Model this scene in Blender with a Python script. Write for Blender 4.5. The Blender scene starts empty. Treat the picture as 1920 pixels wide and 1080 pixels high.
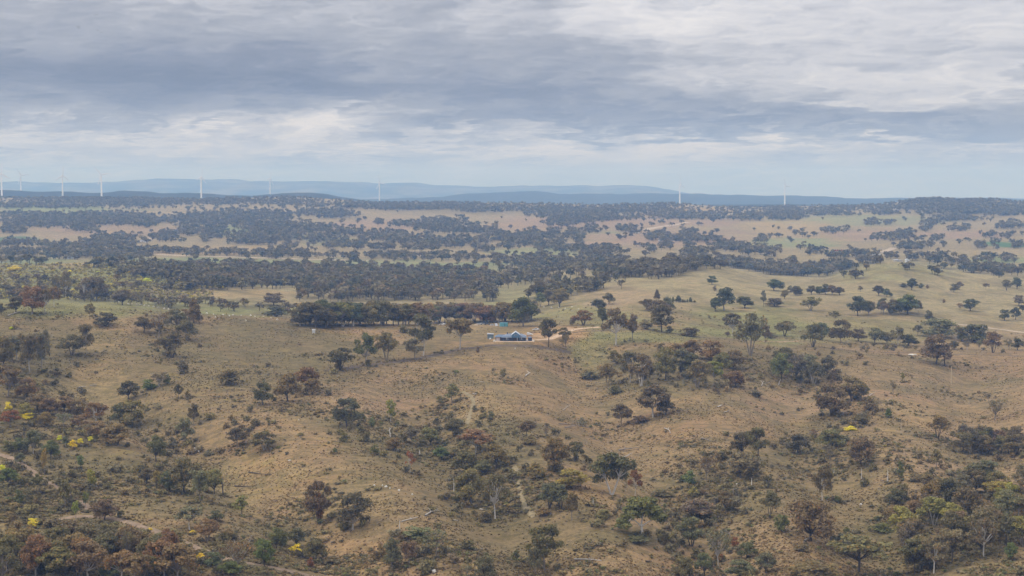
import bpy, math, random
import numpy as np

# ------------------------------------------------------------------ camera, sky, sun, exposure
S = bpy.context.scene
COL = S.collection
F = 2638.0                       # focal length in pixels of the 1920 px wide photograph
PITCH = math.atan((540 - 365) / F)
cam_d = bpy.data.cameras.new('camera')
cam_d.sensor_width = 36.0
cam_d.lens = 36.0 * F / 1920.0
cam_d.clip_start = 1.0
cam_d.clip_end = 60000.0
cam = bpy.data.objects.new('camera', cam_d)
COL.objects.link(cam)
cam.location = (0, 0, 0)
cam.rotation_euler = (math.pi / 2 - PITCH, 0, 0)
S.camera = cam

SUN_EL, SUN_AZ = math.radians(44), math.radians(-105)   # high, behind the camera and to the left
world = bpy.data.worlds.new('World')
S.world = world
world.use_nodes = True
NT = world.node_tree
NT.nodes.clear()


class NB:
    """small helper to write node maths"""
    def __init__(self, nt):
        self.nt = nt

    def new(self, t, **kw):
        n = self.nt.nodes.new(t)
        for k, v in kw.items():
            setattr(n, k, v)
        return n

    def put(self, sock, v):
        if hasattr(v, 'is_output'):
            self.nt.links.new(v, sock)
        elif isinstance(v, (tuple, list)):
            sock.default_value = tuple(v) if len(v) == len(sock.default_value) else tuple(v) + (1.0,)
        else:
            sock.default_value = v

    def m(self, op, a, b=None, c=None, clamp=False):
        n = self.new('ShaderNodeMath', operation=op)
        n.use_clamp = clamp
        self.put(n.inputs[0], a)
        if b is not None:
            self.put(n.inputs[1], b)
        if c is not None:
            self.put(n.inputs[2], c)
        return n.outputs[0]

    def add(self, a, b): return self.m('ADD', a, b)
    def sub(self, a, b): return self.m('SUBTRACT', a, b)
    def mul(self, a, b): return self.m('MULTIPLY', a, b)
    def mad(self, a, b, c): return self.m('MULTIPLY_ADD', a, b, c)

    def step(self, x, e0, e1, t0=0.0, t1=1.0):
        n = self.new('ShaderNodeMapRange', interpolation_type='SMOOTHSTEP')
        self.put(n.inputs[0], x)
        n.inputs[1].default_value = e0
        n.inputs[2].default_value = e1
        n.inputs[3].default_value = t0
        n.inputs[4].default_value = t1
        return n.outputs[0]

    def xyz(self, x, y, z):
        n = self.new('ShaderNodeCombineXYZ')
        self.put(n.inputs[0], x); self.put(n.inputs[1], y); self.put(n.inputs[2], z)
        return n.outputs[0]

    def noise(self, vec, scale, detail=5.0, rough=0.55, dist=0.0, lac=2.0):
        n = self.new('ShaderNodeTexNoise')
        n.noise_dimensions = '3D'
        self.put(n.inputs['Vector'], vec)
        n.inputs['Scale'].default_value = scale
        n.inputs['Detail'].default_value = detail
        n.inputs['Roughness'].default_value = rough
        n.inputs['Lacunarity'].default_value = lac
        n.inputs['Distortion'].default_value = dist
        return n.outputs['Fac']

    def mix(self, fac, a, b, blend='MIX'):
        n = self.new('ShaderNodeMix', data_type='RGBA', blend_type=blend)
        self.put(n.inputs[0], fac); self.put(n.inputs[6], a); self.put(n.inputs[7], b)
        return n.outputs[2]

    def ramp(self, fac, stops):
        n = self.new('ShaderNodeValToRGB')
        e = n.color_ramp.elements
        while len(e) < len(stops):
            e.new(0.5)
        for el, (p, c) in zip(e, stops):
            el.position = p
            el.color = tuple(c) + (1.0,)
        self.put(n.inputs[0], fac)
        return n.outputs[0]


def build_sky():
    b = NB(NT)
    sky = b.new('ShaderNodeTexSky', sky_type='NISHITA')
    sky.sun_disc = False
    sky.sun_elevation = SUN_EL
    sky.sun_rotation = SUN_AZ
    sky.air_density = 1.0
    sky.dust_density = 1.5
    tc = b.new('ShaderNodeTexCoord')
    sep = b.new('ShaderNodeSeparateXYZ')
    NT.links.new(tc.outputs['Generated'], sep.inputs[0])
    x, y, z = sep.outputs
    az = b.m('ARCTAN2', x, y)
    r = b.m('SQRT', b.add(b.mul(x, x), b.mul(y, y)))
    el = b.m('ARCTAN2', z, r)
    # clouds as strata: coordinates stretched along the horizon, tighter towards it
    ew = b.m('LOGARITHM', b.add(b.m('MAXIMUM', el, 0.0), 0.035), math.e)
    P = b.xyz(b.mul(x, 4.2), b.mul(y, 4.2), b.mul(ew, 2.1))
    warp = b.noise(P, 2.6, 4.0, 0.55)
    warp2 = b.noise(b.xyz(b.add(b.mul(x, 4.2), 7.3), b.mul(y, 4.2), b.mul(ew, 2.6)), 5.2, 6.0, 0.62)
    azw = b.add(az, b.mul(b.sub(warp2, 0.5), 0.10))
    elw = b.add(el, b.add(b.mul(b.sub(warp, 0.5), 0.040), b.mul(b.sub(warp2, 0.5), 0.030)))
    big = b.noise(b.xyz(b.mul(azw, 3.2), 3.1, b.mul(ew, 1.9)), 1.6, 7.0, 0.56)
    fine = b.noise(b.xyz(b.mul(azw, 15.0), 9.7, b.mul(elw, 42.0)), 1.1, 8.0, 0.60)
    val = b.add(0.555, b.add(b.mul(b.sub(big, 0.5), 0.50), b.mul(b.sub(fine, 0.5), 0.20)))
    # billows with a firmer upper edge and a flat grey base
    puff = b.noise(b.xyz(b.mul(azw, 21.0), 2.2, b.mul(elw, 72.0)), 1.0, 8.0, 0.62)
    puff_up = b.noise(b.xyz(b.mul(azw, 21.0), 2.2, b.mul(b.add(elw, 0.0038), 72.0)), 1.0, 4.0, 0.55)
    rim = b.mul(b.step(puff, 0.47, 0.60), b.step(b.sub(puff, puff_up), -0.04, 0.10))
    val = b.mad(b.mul(rim, b.step(el, 0.125, 0.03)), 0.17, val)
    lump = b.noise(b.xyz(b.mul(azw, 30.0), 8.4, b.mul(elw, 92.0)), 1.0, 9.0, 0.60)
    band = b.mul(b.step(el, 0.016, 0.026), b.step(el, 0.066, 0.048))
    val = b.mad(b.mul(b.step(lump, 0.47, 0.56), band), 0.16, val)
    # rounded cauliflower lumps
    bn = b.noise(b.xyz(b.mul(azw, 30.0), 1.7, b.mul(b.add(el, b.mul(b.sub(warp, 0.5), 0.02)), 130.0)), 1.0, 3.0, 0.5)
    billow = b.m('ABSOLUTE', b.sub(b.mul(bn, 2.0), 1.0))
    val = b.mad(b.sub(0.30, billow), 0.26, val)
    rim2 = b.step(b.noise(b.xyz(b.mul(azw, 9.5), 5.2, b.mul(elw, 27.0)), 1.0, 9.0, 0.60), 0.46, 0.60)
    val = b.mad(b.sub(rim2, 0.5), 0.075, val)

    def px(p): return (p - 960) / F
    def py(p): return (365 - p) / F
    # (centre px, centre py, half width, half height, amount): cloud bodies of the real sky
    bodies = [(180, 152, 660, 60, -0.42), (760, 168, 480, 46, -0.24), (1010, 178, 190, 22, -0.18),
              (1380, 238, 560, 28, -0.30), (1750, 130, 260, 26, -0.05),
              (1560, 60, 640, 66, 0.115), (1330, 25, 200, 26, 0.12), (1800, 176, 230, 22, 0.17),
              (640, 236, 90, 16, 0.24), (500, 262, 150, 16, 0.16), (970, 270, 190, 24, 0.26),
              (1360, 284, 340, 13, 0.24), (150, 280, 260, 9, 0.13), (190, 256, 60, 9, 0.14),
              (20, 248, 50, 9, 0.14), (300, 300, 500, 7, -0.12), (1250, 150, 90, 18, 0.13),
              (430, 40, 560, 60, -0.15), (900, 105, 480, 46, -0.10), (1500, 205, 420, 24, -0.06)]
    for cx, cy, sx, sy, amt in bodies:
        dx = b.mul(b.sub(azw, px(cx)), F / sx)
        dy = b.mul(b.sub(elw, py(cy)), F / sy)
        d2 = b.add(b.mul(dx, dx), b.mul(dy, dy))
        g = b.m('EXPONENT', b.mul(d2, -0.9))
        val = b.mad(g, amt, val)
    # flat base of the long dark bank: its lower edge is crisp
    cut = b.mul(b.step(elw, py(268), py(258)), b.mul(b.step(elw, py(190), py(250)), b.step(azw, px(1080), px(1240))))
    val = b.mad(cut, -0.08, val)
    col = b.ramp(val, [(0.0, (0.168, 0.184, 0.238)), (0.25, (0.232, 0.248, 0.306)), (0.45, (0.340, 0.354, 0.402)),
                       (0.64, (0.535, 0.540, 0.585)), (0.82, (0.70, 0.69, 0.71)), (1.0, (0.82, 0.79, 0.785))])
    # the layer close to the horizon is a paler, bluer haze
    hz = b.step(el, 0.060, 0.002)
    col = b.mix(b.mul(hz, 0.72), col, (0.275, 0.34, 0.47))
    # standard overcast sky: brighter towards the zenith
    s = b.m('MAXIMUM', b.m('SINE', el), 0.0)
    gain = b.mad(s, SKY_RISE, SKY_GAIN)
    col = b.mix(1.0, col, b.xyz(gain, gain, gain), 'MULTIPLY')
    skc = b.mix(1.0, sky.outputs[0], (0.08, 0.08, 0.08), 'MULTIPLY')      # strength of the clear sky
    cover = 0.97
    out = b.mix(cover, skc, col)
    bg = b.new('ShaderNodeBackground')
    NT.links.new(out, bg.inputs[0])
    bg.inputs[1].default_value = 1.0
    w = b.new('ShaderNodeOutputWorld')
    NT.links.new(bg.outputs[0], w.inputs[0])


SKY_GAIN, SKY_RISE = 0.92, 2.3
build_sky()

sun_d = bpy.data.lights.new('sun', 'SUN')
sun_d.energy = 1.5
sun_d.angle = math.radians(13)
sun_d.color = (1.0, 0.95, 0.88)
sun = bpy.data.objects.new('sun', sun_d)
COL.objects.link(sun)
_d = (math.sin(SUN_AZ) * math.cos(SUN_EL), math.cos(SUN_AZ) * math.cos(SUN_EL), math.sin(SUN_EL))
import mathutils
sun.rotation_euler = mathutils.Vector(_d).to_track_quat('Z', 'Y').to_euler()

vs = S.view_settings
vs.view_transform = 'Standard'
vs.look = 'None'
vs.gamma = 1.0
vs.use_curve_mapping = False
vs.exposure = 0.0
S.cycles.max_bounces = 4
S.cycles.diffuse_bounces = 2
S.cycles.volume_bounces = 1
S.cycles.transparent_max_bounces = 8
S.cycles.use_denoising = True

HAZE_DENSITY = 1.18e-4
HAZE_COLOR = (0.29, 0.53, 1.0)
# ------------------------------------------------------------------ helpers
def tag(o, label=None, cat=None, group=None, kind=None):
    if label: o['label'] = label
    if cat: o['category'] = cat
    if group: o['group'] = group
    if kind: o['kind'] = kind
    return o


def mesh_np(name, v, faces, smooth=False):
    """mesh from numpy arrays: v (n,3), faces = (m,k) int array or list of such arrays"""
    me = bpy.data.meshes.new(name)
    if isinstance(faces, np.ndarray):
        faces = [faces]
    faces = [f for f in faces if len(f)]
    me.vertices.add(len(v))
    me.vertices.foreach_set('co', np.asarray(v, np.float32).ravel())
    li = np.concatenate([f.ravel() for f in faces]).astype(np.int32)
    tot = np.concatenate([np.full(len(f), f.shape[1], np.int32) for f in faces])
    st = np.concatenate([[0], np.cumsum(tot)[:-1]]).astype(np.int32)
    me.loops.add(len(li))
    me.loops.foreach_set('vertex_index', li)
    me.polygons.add(len(tot))
    me.polygons.foreach_set('loop_start', st)
    me.polygons.foreach_set('loop_total', tot)
    if smooth:
        me.polygons.foreach_set('use_smooth', np.ones(len(tot), bool))
    me.update(calc_edges=True)
    me.validate()
    return me


def link(name, me, mat=None, parent=None, loc=None):
    o = bpy.data.objects.new(name, me)
    COL.objects.link(o)
    if mat is not None and me is not None and not me.materials:
        me.materials.append(mat)
    if parent is not None:
        o.parent = parent
    if loc is not None:
        o.location = loc
    return o


def point_color(me, name, c):
    a = me.attributes.new(name, 'FLOAT_COLOR', 'POINT')
    c4 = np.ones((len(c), 4), np.float32)
    c4[:, :3] = c
    a.data.foreach_set('color', c4.ravel())


def _hash(ix, iy, seed):
    h = (ix.astype(np.int64) * 374761393 + iy.astype(np.int64) * 668265263 + seed * 144269504) & 0x7fffffff
    h = ((h ^ (h >> 13)) * 1274126177) & 0x7fffffff
    h = (h ^ (h >> 16)) & 0xffffff
    return h / float(0xffffff)


def vnoise(x, y, seed=0):
    x = np.asarray(x, float); y = np.asarray(y, float)
    ix, iy = np.floor(x), np.floor(y)
    fx, fy = x - ix, y - iy
    fx = fx * fx * (3 - 2 * fx); fy = fy * fy * (3 - 2 * fy)
    a = _hash(ix, iy, seed); b = _hash(ix + 1, iy, seed)
    c = _hash(ix, iy + 1, seed); d = _hash(ix + 1, iy + 1, seed)
    return (a + (b - a) * fx) + ((c + (d - c) * fx) - (a + (b - a) * fx)) * fy


def fbm(x, y, seed=0, octv=4):
    s, a, t = 0.0, 1.0, 0.0
    for k in range(octv):
        s = s + a * vnoise(x * 2 ** k + 17.3 * k, y * 2 ** k - 9.1 * k, seed + k)
        t += a
        a *= 0.5
    return s / t


def principled(name, color=(0.5, 0.5, 0.5), rough=0.8, metal=0.0, spec=0.3):
    m = bpy.data.materials.new(name)
    m.use_nodes = True
    p = m.node_tree.nodes['Principled BSDF']
    p.inputs['Base Color'].default_value = tuple(color) + (1.0,)
    p.inputs['Roughness'].default_value = rough
    p.inputs['Metallic'].default_value = metal
    p.inputs['Specular IOR Level'].default_value = spec
    return m, NB(m.node_tree), p


def mottled(name, color, rough=0.8, scale=1.5, amount=0.18, metal=0.0, spec=0.3):
    """plain painted or weathered surface with a little procedural variation"""
    m, b, p = principled(name, color, rough, metal, spec)
    tc = b.new('ShaderNodeTexCoord')
    n = b.noise(tc.outputs['Object'], scale, 5.0, 0.6)
    c = b.mix(n, tuple(v * (1 - amount) for v in color), tuple(min(1, v * (1 + amount)) for v in color))
    m.node_tree.links.new(c, p.inputs['Base Color'])
    return m


# ------------------------------------------------------------------ the lie of the land
# (camera at the origin; for columns across the view, ground profiles as distance -> sight line)
CP, SP = math.cos(PITCH), math.sin(PITCH)


def ray(px, py):
    v = (540 - np.asarray(py, float)) / F
    dy = CP + v * SP
    u = (np.asarray(px, float) - 960) / F / dy
    return u, (-SP + v * CP) / dy


def project(x, y, z):
    zc = y * CP - z * SP
    up = y * SP + z * CP
    return 960 + F * x / zc, 540 - F * up / zc


FAR = [(2700, 466), (3200, 440), (3700, 418), (4200, 397), (4700, 380)]
COLS = {
    -700: [(450, 1075), (520, 970), (620, 850), (740, 730), (850, 650), (960, 580), (1020, 556), (1150, 580), (1350, 552), (1550, 518), (1750, 490), (2000, 505), (2300, 487)] + [(2700, 463), (3200, 434), (3700, 410), (4200, 388), (4700, 371)],
    0: [(450, 1075), (500, 1005), (580, 900), (680, 790), (780, 700), (880, 630), (960, 585), (1020, 560), (1150, 585), (1350, 557), (1550, 520), (1750, 492), (2000, 503), (2300, 487), (2700, 463), (3200, 433), (3700, 409), (4200, 388), (4700, 371)],
    190: [(450, 1080), (500, 1015), (580, 905), (660, 815), (735, 757), (800, 707), (880, 645), (960, 593), (1010, 569), (1150, 590), (1400, 552), (1600, 515), (1780, 492), (2000, 505), (2300, 487), (2700, 463), (3200, 434), (3700, 410), (4200, 389), (4700, 372)],
    330: [(450, 1083), (500, 1017), (600, 892), (720, 772), (850, 675), (950, 613), (1020, 582), (1180, 596), (1450, 553), (1650, 517), (1800, 503), (2000, 508), (2300, 487), (2700, 463), (3200, 436), (3700, 412), (4200, 391), (4700, 372)],
    480: [(450, 1083), (500, 1017), (600, 890), (720, 771), (850, 682), (950, 622), (1020, 591), (1200, 603), (1500, 553), (1750, 527), (2050, 505), (2250, 489), (2500, 477), (2800, 461), (3200, 438), (3700, 414), (4200, 392), (4700, 372)],
    720: [(450, 1083), (500, 1015), (600, 890), (720, 776), (850, 690), (940, 642), (1040, 607), (1250, 612), (1600, 549), (2050, 510), (2350, 492), (2500, 482)] + FAR,
    960: [(450, 1082), (500, 1010), (600, 882), (720, 780), (860, 692), (940, 644), (985, 630), (1060, 608), (1200, 612), (1500, 560), (1700, 540), (2050, 513), (2350, 491)] + FAR,
    1200: [(450, 1085), (500, 1015), (600, 893), (700, 803), (800, 740), (900, 677), (980, 629), (1050, 611), (1150, 592), (1260, 571), (1400, 549), (1550, 529), (1700, 511), (1850, 499), (2100, 503), (2450, 473)] + FAR,
    1330: [(450, 1088), (500, 1020), (600, 896), (700, 808), (800, 741), (900, 680), (1000, 636), (1100, 618), (1210, 596), (1350, 568), (1500, 541), (1700, 511), (1830, 494), (1960, 508), (2150, 506), (2450, 475)] + FAR,
    1450: [(450, 1090), (500, 1025), (600, 898), (700, 812), (800, 742), (900, 682), (1000, 643), (1100, 630), (1210, 602), (1350, 574), (1500, 551), (1700, 531), (1830, 518), (1980, 523), (2150, 508), (2450, 477)] + FAR,
    1545: [(450, 1092), (500, 1027), (600, 899), (700, 817), (800, 751), (900, 694), (1000, 651), (1090, 640), (1200, 611), (1330, 582), (1500, 551), (1700, 531), (1850, 520), (2000, 524), (2200, 506), (2450, 478)] + FAR,
    1665: [(450, 1095), (500, 1030), (600, 900), (700, 823), (800, 762), (900, 707), (1000, 662), (1080, 648), (1200, 622), (1300, 593), (1450, 562), (1600, 533), (1750, 505), (1850, 486), (1980, 503), (2150, 501), (2400, 479)] + FAR,
    1800: [(450, 1093), (500, 1030), (600, 903), (700, 826), (800, 767), (900, 713), (1000, 669), (1090, 652), (1230, 625), (1350, 594), (1500, 566), (1650, 540), (1780, 517), (1880, 507), (2020, 517), (2200, 497), (2450, 480), (2700, 466), (3200, 440), (3700, 417), (4200, 396), (4700, 379)],
    1920: [(450, 1090), (500, 1030), (600, 905), (700, 828), (800, 770), (900, 718), (1000, 675), (1100, 656), (1250, 627), (1400, 592), (1600, 556), (1800, 530), (2000, 516), (2300, 493), (2600, 470), (3200, 440), (3700, 416), (4200, 396), (4700, 377)],
    2620: [(450, 1090), (500, 1030), (600, 905), (700, 830), (800, 775), (900, 722), (1000, 680), (1100, 658), (1250, 627), (1400, 592), (1600, 556), (1800, 532), (2000, 516), (2300, 493), (2600, 470), (3200, 440), (3700, 416), (4200, 396), (4700, 377)],
}
CREST = [(-700, 371), (0, 371), (100, 373), (190, 372), (300, 373), (380, 374), (480, 371), (560, 370), (640, 373), (700, 378), (800, 379), (860, 382), (960, 383), (1100, 386), (1200, 385), (1240, 382), (1280, 384), (1340, 389), (1400, 393), (1470, 388), (1600, 388), (1660, 383), (1690, 379), (1720, 374), (1752, 371), (1800, 374), (1865, 373), (1920, 378), (2620, 376)]

U = np.concatenate([np.linspace(-2.2, -0.52, 40)[:-1], np.linspace(-0.50, 0.50, 640), np.linspace(0.52, 2.2, 40)[1:]])
LY = np.concatenate([np.linspace(math.log(30), math.log(400), 30)[:-1], np.linspace(math.log(400), math.log(6200), 470), np.linspace(math.log(6400), math.log(26000), 30)])
YY = np.exp(LY)


def build_table():
    cols = sorted(COLS)
    uc = np.array([(c - 960) / F for c in cols])
    lyf = np.linspace(math.log(30), math.log(26000), 1600)
    yf = np.exp(lyf)
    prof = []
    for c in cols:
        pts = COLS[c]
        ys = [30, 200] + [p[0] for p in pts]
        zs = [-124, -123] + [float(ray(960, p[1])[1]) * p[0] for p in pts]
        zl = zs[-1]
        ys += [5000, 5600, 6500, 9000, 27000]
        zs += [zl - 4, zl - 28, zl - 50, -75, -75]
        prof.append(np.interp(yf, ys, zs))
    prof = np.array(prof)
    k = np.exp(-0.5 * (np.arange(-16, 17) / 5.0) ** 2); k /= k.sum()
    pad = np.pad(prof, ((0, 0), (16, 16)), mode='edge')
    prof = np.array([np.convolve(p, k, 'valid') for p in pad])
    # across: cubic Hermite between columns
    T = np.empty((len(U), len(yf)))
    m = np.gradient(prof, uc, axis=0)
    for i, u in enumerate(U):
        if u <= uc[0]: T[i] = prof[0]; continue
        if u >= uc[-1]: T[i] = prof[-1]; continue
        j = int(np.searchsorted(uc, u)) - 1
        h = uc[j + 1] - uc[j]; t = (u - uc[j]) / h
        T[i] = ((2 * t**3 - 3 * t**2 + 1) * prof[j] + (t**3 - 2 * t**2 + t) * h * m[j]
                + (-2 * t**3 + 3 * t**2) * prof[j + 1] + (t**3 - t**2) * h * m[j + 1])
    Z = np.array([np.interp(LY, lyf, T[i]) for i in range(len(U))])
    # the crest line of the wooded ridge that carries the turbines
    jc = int(np.argmin(abs(YY - 4700)))
    want = np.interp(U, [(c[0] - 960) / F for c in CREST], [float(ray(960, c[1])[1]) * 4700 for c in CREST])
    dz = want - Z[:, jc]
    Z += dz[:, None] * np.exp(-((LY - math.log(4700)) / 0.10) ** 2)[None, :]
    X = U[:, None] * YY[None, :]
    Yg = np.broadcast_to(YY[None, :], X.shape)
    near = np.exp(-((Yg - 700) / 500.0) ** 2)
    Z += (fbm(X / 60, Yg / 60, 3) - 0.5) * (2.2 + 2.0 * near) * np.clip((Yg - 200) / 200, 0, 1)
    Z += (fbm(X / 11, Yg / 11, 5, 3) - 0.5) * 1.1 * np.clip((Yg - 200) / 200, 0, 1) * np.clip((2600 - Yg) / 1500, 0, 1)
    Z += (fbm(X / 420, Yg / 420, 11, 3) - 0.5) * 16.0 * np.clip((Yg - 2100) / 1000, 0, 1)
    for pts, wd, dp in GULLY:
        yy = np.array([p[0] for p in pts], float)
        uc_ = np.interp(np.log(Yg), np.log(yy), [(p[1] - 960) / F for p in pts])
        fade = np.clip((Yg - yy[0] + 40) / 60, 0, 1) * np.clip((yy[-1] + 30 - Yg) / 80, 0, 1)
        dist = (U[:, None] - uc_) * Yg
        Z -= dp * fade * np.exp(-(dist / wd) ** 2)
    # level building pad of the homestead
    hx, hy, hz = PAD
    d = np.sqrt(((X - hx) / 19.0) ** 2 + ((Yg - hy - 3) / 12.0) ** 2)
    w = np.clip((1.5 - d) / 0.5, 0, 1); w = w * w * (3 - 2 * w)
    Z = Z * (1 - w) + hz * w
    return Z


GULLY = [([(440, 700), (520, 590), (600, 470), (690, 300), (740, 200), (820, 170)], 26, 10.0), ([(430, 1080), (520, 960), (620, 830), (720, 800), (820, 760)], 22, 9.0),
         ([(430, 1300), (540, 1320), (640, 1230), (740, 1140), (850, 1100), (950, 1110)], 26, 11.0), ([(430, 1700), (560, 1620), (680, 1500), (800, 1480), (900, 1520)], 24, 9.0), ([(600, 1900), (760, 1830), (880, 1810), (990, 1840)], 26, 9.0)]
PAD = [(967 - 960) / F * 946.0, 946.0, float(ray(960, 639.5)[1]) * 946.0]
ZT = build_table()


def ground(x, y):
    x = np.asarray(x, float); y = np.asarray(y, float)
    u = x / y; ly = np.log(y)
    i = np.clip(np.searchsorted(U, u) - 1, 0, len(U) - 2)
    j = np.clip(np.searchsorted(LY, ly) - 1, 0, len(LY) - 2)
    a = np.clip((u - U[i]) / (U[i + 1] - U[i]), 0, 1); b = np.clip((ly - LY[j]) / (LY[j + 1] - LY[j]), 0, 1)
    return (ZT[i, j] * (1 - a) + ZT[i + 1, j] * a) * (1 - b) + (ZT[i, j + 1] * (1 - a) + ZT[i + 1, j + 1] * a) * b


def hit(px, py, ymin=300.0, ymax=5200.0):
    """where the sight lines through these points of the photograph meet the land -> x, y, z (nan if none)"""
    px = np.atleast_1d(np.asarray(px, float)); py = np.atleast_1d(np.asarray(py, float))
    out = np.full((len(px), 3), np.nan)
    jj = np.where((YY > ymin) & (YY < ymax))[0]
    ys = YY[jj]
    for s0 in range(0, len(px), 4000):
        u, s = ray(px[s0:s0 + 4000], py[s0:s0 + 4000])
        i = np.clip(np.searchsorted(U, u) - 1, 0, len(U) - 2)
        a = (u - U[i]) / (U[i + 1] - U[i])
        p = ZT[i][:, jj] * (1 - a)[:, None] + ZT[i + 1][:, jj] * a[:, None]
        g = p - s[:, None] * ys[None, :]
        up = (g[:, 1:] > 0) & (g[:, :-1] <= 0)
        ok = up.any(1)
        k = up.argmax(1)
        r = np.arange(len(u))
        g0, g1 = g[r, k], g[r, k + 1]
        t = np.where(ok, -g0 / np.where(g1 - g0 == 0, 1, g1 - g0), 0)
        y = ys[k] + (ys[k + 1] - ys[k]) * t
        x = u * y
        out[s0:s0 + 4000][ok] = np.stack([x, y, ground(x, y)], 1)[ok]
    return out


# ------------------------------------------------------------------ colours of the grass on the land
TAN = (0.300, 0.212, 0.130); STRAW = (0.37, 0.275, 0.155); OLIVE = (0.180, 0.148, 0.084); PADDOCK = (0.340, 0.285, 0.180)
GREEN = (0.235, 0.238, 0.105); PINK = (0.330, 0.236, 0.176); FIELD = (0.245, 0.275, 0.145); DIRT = (0.42, 0.27, 0.155)
# px, py, half width, half height, colour, strength
PATCH = [
    (60, 690, 110, 130, OLIVE, .8), (190, 725, 95, 42, STRAW, .9), (165, 700, 70, 16, DIRT, .3), (190, 620, 40, 60, STRAW, .6), (130, 570, 300, 22, GREEN, .75), (420, 583, 200, 10, GREEN, .9),
    (400, 660, 190, 70, OLIVE, .55), (560, 610, 90, 26, OLIVE, .5), (330, 900, 140, 60, OLIVE, .55), (60, 900, 160, 90, OLIVE, .6), (150, 1040, 260, 50, OLIVE, .75), (470, 1030, 120, 50, OLIVE, .6),
    (500, 880, 70, 26, STRAW, .7), (450, 905, 40, 50, STRAW, .6), (650, 1025, 80, 14, DIRT, .35), (780, 660, 230, 16, OLIVE, .5), (800, 830, 150, 60, OLIVE, .6), (900, 920, 110, 110, OLIVE, .55),
    (1110, 655, 46, 44, GREEN, .55), (1200, 628, 120, 12, GREEN, .7), (1040, 760, 140, 60, TAN, .8), (1280, 700, 150, 45, OLIVE, .7), (1320, 810, 130, 40, TAN, .8),
    (1350, 930, 130, 60, OLIVE, .65), (1500, 680, 90, 45, OLIVE, .6), (1560, 840, 110, 50, OLIVE, .5), (1780, 720, 150, 45, PINK, .3), (1860, 730, 60, 40, OLIVE, .35), (1800, 850, 120, 40, PINK, .3), (1760, 1010, 170, 80, OLIVE, .8),
    (1640, 920, 90, 60, OLIVE, .35), (1250, 940, 60, 30, DIRT, .3), (1210, 1005, 130, 18, OLIVE, .8), (1120, 1060, 200, 30, TAN, .6),
    (1400, 608, 130, 34, GREEN, .8), (1130, 590, 110, 22, GREEN, .6), (1600, 620, 170, 24, GREEN, .45), (1300, 545, 200, 24, PADDOCK, .8), (1680, 510, 130, 20, GREEN, .45), (1800, 560, 200, 40, PADDOCK, .8), (960, 560, 60, 30, GREEN, .5),
    (1180, 555, 70, 20, PINK, .5), (220, 520, 260, 28, GREEN, .85), (140, 498, 60, 6, STRAW, .7), (400, 545, 80, 10, STRAW, .6), (500, 550, 60, 8, STRAW, .8),
    (380, 489, 130, 7, FIELD, .95), (620, 495, 260, 8, FIELD, .85), (830, 500, 120, 10, FIELD, .8), (60, 489, 90, 6, FIELD, .9), (100, 392, 130, 8, FIELD, .9), (20, 449, 60, 5, (0.10, 0.16, 0.07), .9), (1030, 473, 90, 10, FIELD, .7),
    (430, 432, 40, 10, FIELD, .8), (610, 450, 50, 10, FIELD, .5), (1145, 440, 30, 6, FIELD, .9), (1490, 455, 70, 9, FIELD, .8), (1600, 412, 150, 10, FIELD, .6), (1890, 458, 50, 5, (0.09, 0.17, 0.07), 1.0), (1900, 487, 70, 6, FIELD, .9), (1480, 428, 80, 20, STRAW, .7),
    (1200, 418, 180, 10, PINK, .9), (1000, 420, 80, 14, PINK, .9), (700, 425, 100, 14, PINK, .9), (1250, 448, 150, 16, PINK, .9), (1620, 440, 80, 10, PINK, .9), (1800, 440, 80, 8, PINK, .9), (200, 432, 160, 12, PINK, .7), (1330, 395, 70, 9, STRAW, .8), (1240, 402, 50, 5, PINK, .8),
    (972, 640, 88, 9, DIRT, .95), (1022, 625, 70, 12, DIRT, .95), (1000, 634, 40, 8, DIRT, .9), (880, 622, 90, 10, STRAW, .5), (900, 690, 140, 40, TAN, .6), (880, 760, 60, 60, STRAW, .45), (700, 740, 90, 40, PINK, .3), (640, 930, 110, 50, STRAW, .35), (1480, 760, 90, 30, PINK, .4), (1700, 780, 60, 30, STRAW, .4),
    (340, 690, 280, 80, OLIVE, .42), (260, 880, 240, 110, OLIVE, .40), (760, 900, 200, 90, OLIVE, .28), (1420, 900, 220, 80, OLIVE, .40), (1300, 690, 220, 50, OLIVE, .3), (560, 660, 160, 40, OLIVE, .3), (1650, 690, 160, 24, OLIVE, .3),
    (1820, 393, 120, 14, OLIVE, .6), (900, 395, 160, 8, OLIVE, .5), (420, 475, 200, 4, DIRT, .35), (400, 465, 160, 5, STRAW, .6),
]


def grass_color(x, y, z):
    px, py = project(x, y, z)
    n1 = fbm(x / 90, y / 90, 21); n2 = fbm(x / 30, y / 30, 31)
    c = np.empty(x.shape + (3,))
    far = np.clip((y - 1050) / 500, 0, 1)[..., None]
    vfar = np.clip((y - 2000) / 600, 0, 1)[..., None]
    c[:] = np.array(TAN)
    c = c * (1 - far) + np.array(PADDOCK) * far
    c = c * (1 - vfar) + np.array((0.310, 0.250, 0.162)) * vfar
    wx = (n1 - .5) * 1.5; wy = (n2 - .5) * 1.5
    for cx, cy, sx, sy, col, k in PATCH:
        d = ((px - cx) / sx + wx) ** 2 + ((py - cy) / sy + wy) ** 2
        w = (np.clip(1.5 - d, 0, 1) * k)[..., None]
        w = w * w * (3 - 2 * w) if k > .99 else w
        c = c * (1 - w) + np.array(col) * w
    o = np.clip((n2 - .49) * 5, 0, 1)[..., None] * 0.62 * (1 - vfar)
    c = c * (1 - o) + np.array(OLIVE) * o
    return c * (0.86 + 0.28 * n1[..., None]) * np.array((.965, .925, .745))


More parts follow.
